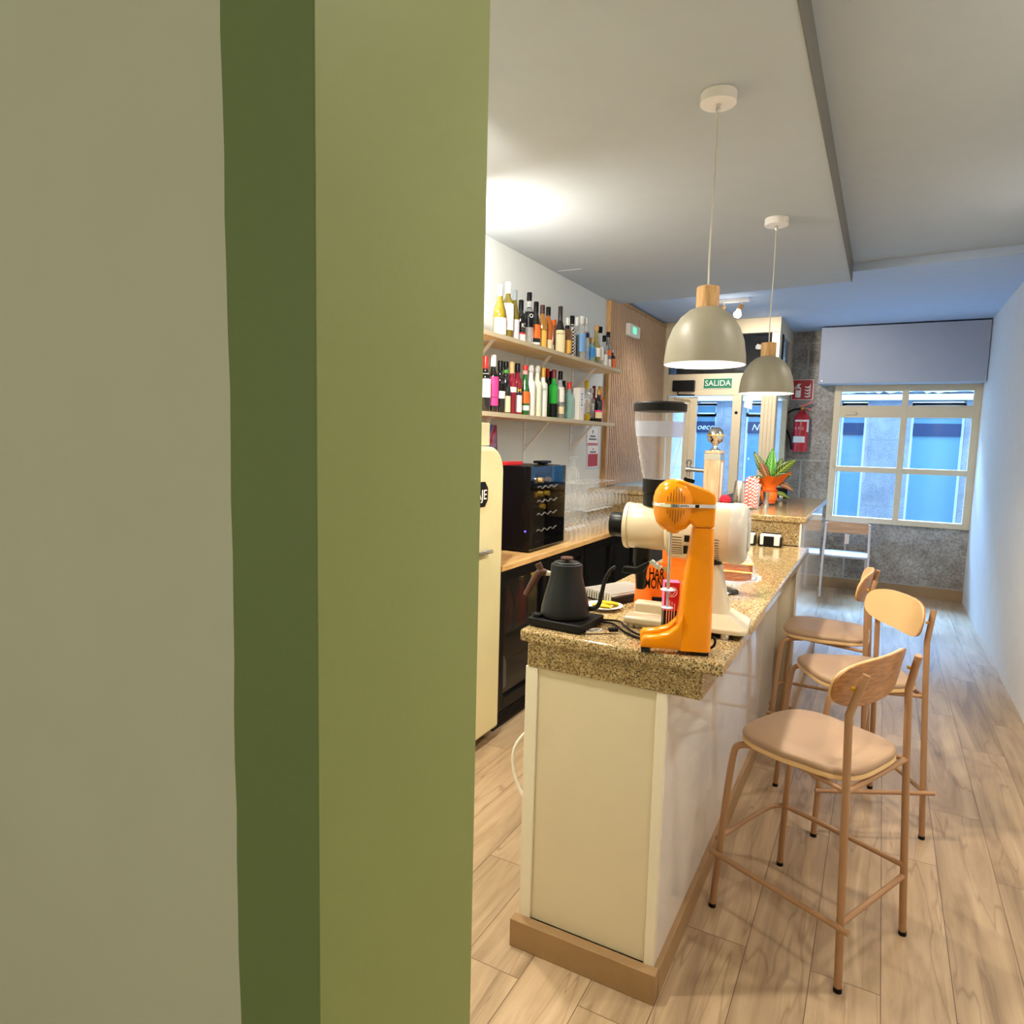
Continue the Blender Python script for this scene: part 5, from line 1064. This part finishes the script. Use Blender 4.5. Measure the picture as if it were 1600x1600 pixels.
# ================================================================ stools
def make_stool():
    t = thing('bar_stool', '', 'bar stool', (0, 0, 0), 0, None)
    # local +x is the front (towards the bar), seat top at .655
    sh = []
    for k_ in range(48):
        a = 2*math.pi*k_/48; c, s_ = math.cos(a), math.sin(a)
        ex = .55
        x = (abs(c)**ex)*(1 if c > 0 else -1)*.205; y = (abs(s_)**ex)*(1 if s_ > 0 else -1)*(.205-.012*(x < 0))
        sh.append((x, y))
    cr = lambda x, y: .014*(x/.2)**2*(-1 if x > .12 else .4)*(1 if x > .12 else 1)
    MB().loft([[(x*.97, y*.97, .612) for x, y in sh], [(x, y, .617) for x, y in sh], [(x, y, .625) for x, y in sh], [(x*.985, y*.985, .630) for x, y in sh]]).build('seat_board', 'ply_edge', t)
    MB().loft([[(x*.985, y*.985, .6302) for x, y in sh], [(x*1.0, y*1.0, .637) for x, y in sh], [(x*.99, y*.99, .646) for x, y in sh], [(x*.94, y*.94, .652) for x, y in sh], [(x*.6, y*.6, .654) for x, y in sh], [(x*.1, y*.1, .654) for x, y in sh]]).build('seat_cushion', 'stool_leather', t, smooth=60)
    R_ = .0115
    for s_ in (-1, 1):
        l = MB().tube([(.10, s_*.13, .603), (.175, s_*.172, .602), (.197, s_*.182, .57), (.222, s_*.205, .012)], R_, 14, 3); lo = l.build('leg', 'stool_metal', t, smooth=60)
        MB().cyl((.2225, s_*.2055, 0), (.222, s_*.205, .014), .0125, seg=16).build('foot_cap', 'black', lo)
        l = MB().tube([(-.225, s_*.205, .012), (-.195, s_*.19, .62), (-.185, s_*.187, .83), (-.215, s_*.165, .955)], R_, 14, 0); lo = l.build('leg', 'stool_metal', t, smooth=60)
        MB().cyl((-.2255, s_*.2055, 0), (-.225, s_*.205, .014), .0125, seg=16).build('foot_cap', 'black', lo)
        MB().cyl((-.19, s_*.178, .905), (-.182, s_*.172, .907), .006, seg=12).build('bolt', 'gold', lo)
    MB().tube([(-.215, -.19, .245), (.17, -.203, .245), (.238, -.19, .245), (.245, -.10, .245), (.225, .195, .245)], .009, 12, 3).build('footrest', 'stool_metal', t, smooth=60)
    MB().tube([(.235, .218, .205), (-.25, .220, .205)], .009, 12).build('side_bar', 'stool_metal', t)
    MB().tube([(-.215, -.21, .205), (-.215, .22, .205)], .009, 12).build('rear_bar', 'stool_metal', t)
    MB().tube([(.10, -.135, .603), (.10, .135, .603)], .009, 10).tube([(-.195, -.19, .60), (-.195, .19, .60)], .009, 10).tube([(.10, -.13, .603), (-.195, -.185, .60)], .008, 10).tube([(.10, .13, .603), (-.195, .185, .60)], .008, 10).build('seat_frame', 'stool_metal', t)
    # curved plywood back
    def bk(off):
        P = []
        for k_ in range(56):
            a = 2*math.pi*k_/56; c, s_ = math.cos(a), math.sin(a)
            yy = (abs(c)**.6)*(1 if c > 0 else -1)*.215; zz = .905+(abs(s_)**.75)*(1 if s_ > 0 else -1)*.075
            P.append((-.190+off+.9*(yy*yy)-.18*(zz-.905), yy, zz))
        return P
    def grid(o0, o1, name, mat):
        m_ = MB(); A = bk(o0); B = bk(o1); m_.loft([[((p[0]+.190-o0-.9*p[1]**2+.18*(p[2]-.905))*0-.190+o0+.9*(p[1]*f_)**2-.18*(p[2]-.905)*f_, p[1]*f_, .905+(p[2]-.905)*f_) for p in A] for f_ in (.02, .3, .6, .85, 1)]+[[(-.190+o1+.9*(p[1]*f_)**2-.18*(p[2]-.905)*f_, p[1]*f_, .905+(p[2]-.905)*f_) for p in A] for f_ in (1, .85, .6, .3, .02)])
        return m_.build(name, mat, t, smooth=50)
    grid(.0, .006, 'backrest', 'back_ply'); grid(.0062, .013, 'backrest_front', 'ply_edge')
    return t
def dup_tree(root, loc, rz, label):
    r = root.copy(); COL.objects.link(r); r.location = loc; r.rotation_euler = (0, 0, rz); r['label'] = label
    for ch in root.children:
        c = ch.copy(); COL.objects.link(c); c.parent = r
        for gch in ch.children:
            d = gch.copy(); COL.objects.link(d); d.parent = c
    return r
def face(fx, fy): return math.atan2(fy, fx)
s0 = make_stool(); s0.location = (-.119, 2.385, 0); s0.rotation_euler = (0, 0, face(-.905, .425))
s0['label'] = 'nearest tan bar stool with padded seat and round plywood back'
dup_tree(s0, (-.04, 3.23, 0), face(-.88, -.476), 'tan bar stool in the middle, turned towards the granite corner')
dup_tree(s0, (-.195, 3.90, 0), face(-1, .03), 'farthest tan bar stool, nearest the raised counter')
# cafe chair by the window
t = thing('cafe_chair', 'pale metal chair with wooden backrest in front of the window', 'chair', (-.28, 8.07, 0), math.radians(4))
for x in (-.22, .22):
    MB().tube([(x, -.22, .012), (x*.98, -.17, .45), (x*.92, -.2, .81)], .011, 12, 1).build('leg', 'chair_metal', t, smooth=60)
    MB().tube([(x, .20, .012), (x*.96, .17, .44)], .011, 12).build('leg', 'chair_metal', t, smooth=60)
bk_ = MB(); bk_.loft([[(x, y0-.5*(.05-x*x)+.06, z) for x, z in rr(.44, .12, .05, 6, 0, .765)] for y0 in (-.235, -.222)]); bk_.build('backrest', 'chair_ply', t, smooth=50)
MB().loft([[(x, y, .447) for x, y in rr(.44, .42, .1, 6)], [(x, y, .458) for x, y in rr(.45, .43, .1, 6)], [(x, y, .468) for x, y in rr(.44, .42, .1, 6)]]).build('seat', 'cabinet_grey', t, smooth=40)
MB().box(-.21, .21, -.17, .19, .438, .447).build('seat_board', 'chair_ply', t)
MB().box(-.02, .02, -.24, -.232, .60, .70).build('back_tab', 'chair_metal', t, bev=.002)
# plug and flex behind the bar
t = thing('power_plug', 'white plug with looping flex on the working side of the bar', 'plug', (-.918, 2.02, .615))
MB().lathe([(.026, 0), (.026, .03), (.016, .045), (.010, .06)], (0, 0, 0), 20, (-1, 0, 0)).build('plug_body', 'white_plastic', t)
MB().tube([(-.055, 0, 0), (-.10, 0, -.02), (-.14, -.02, -.09), (-.12, -.03, -.19), (-.06, -.03, -.27), (-.02, -.03, -.36), (-.01, -.03, -.46)], .0055, 10, 3).build('flex', 'white_plastic', t)
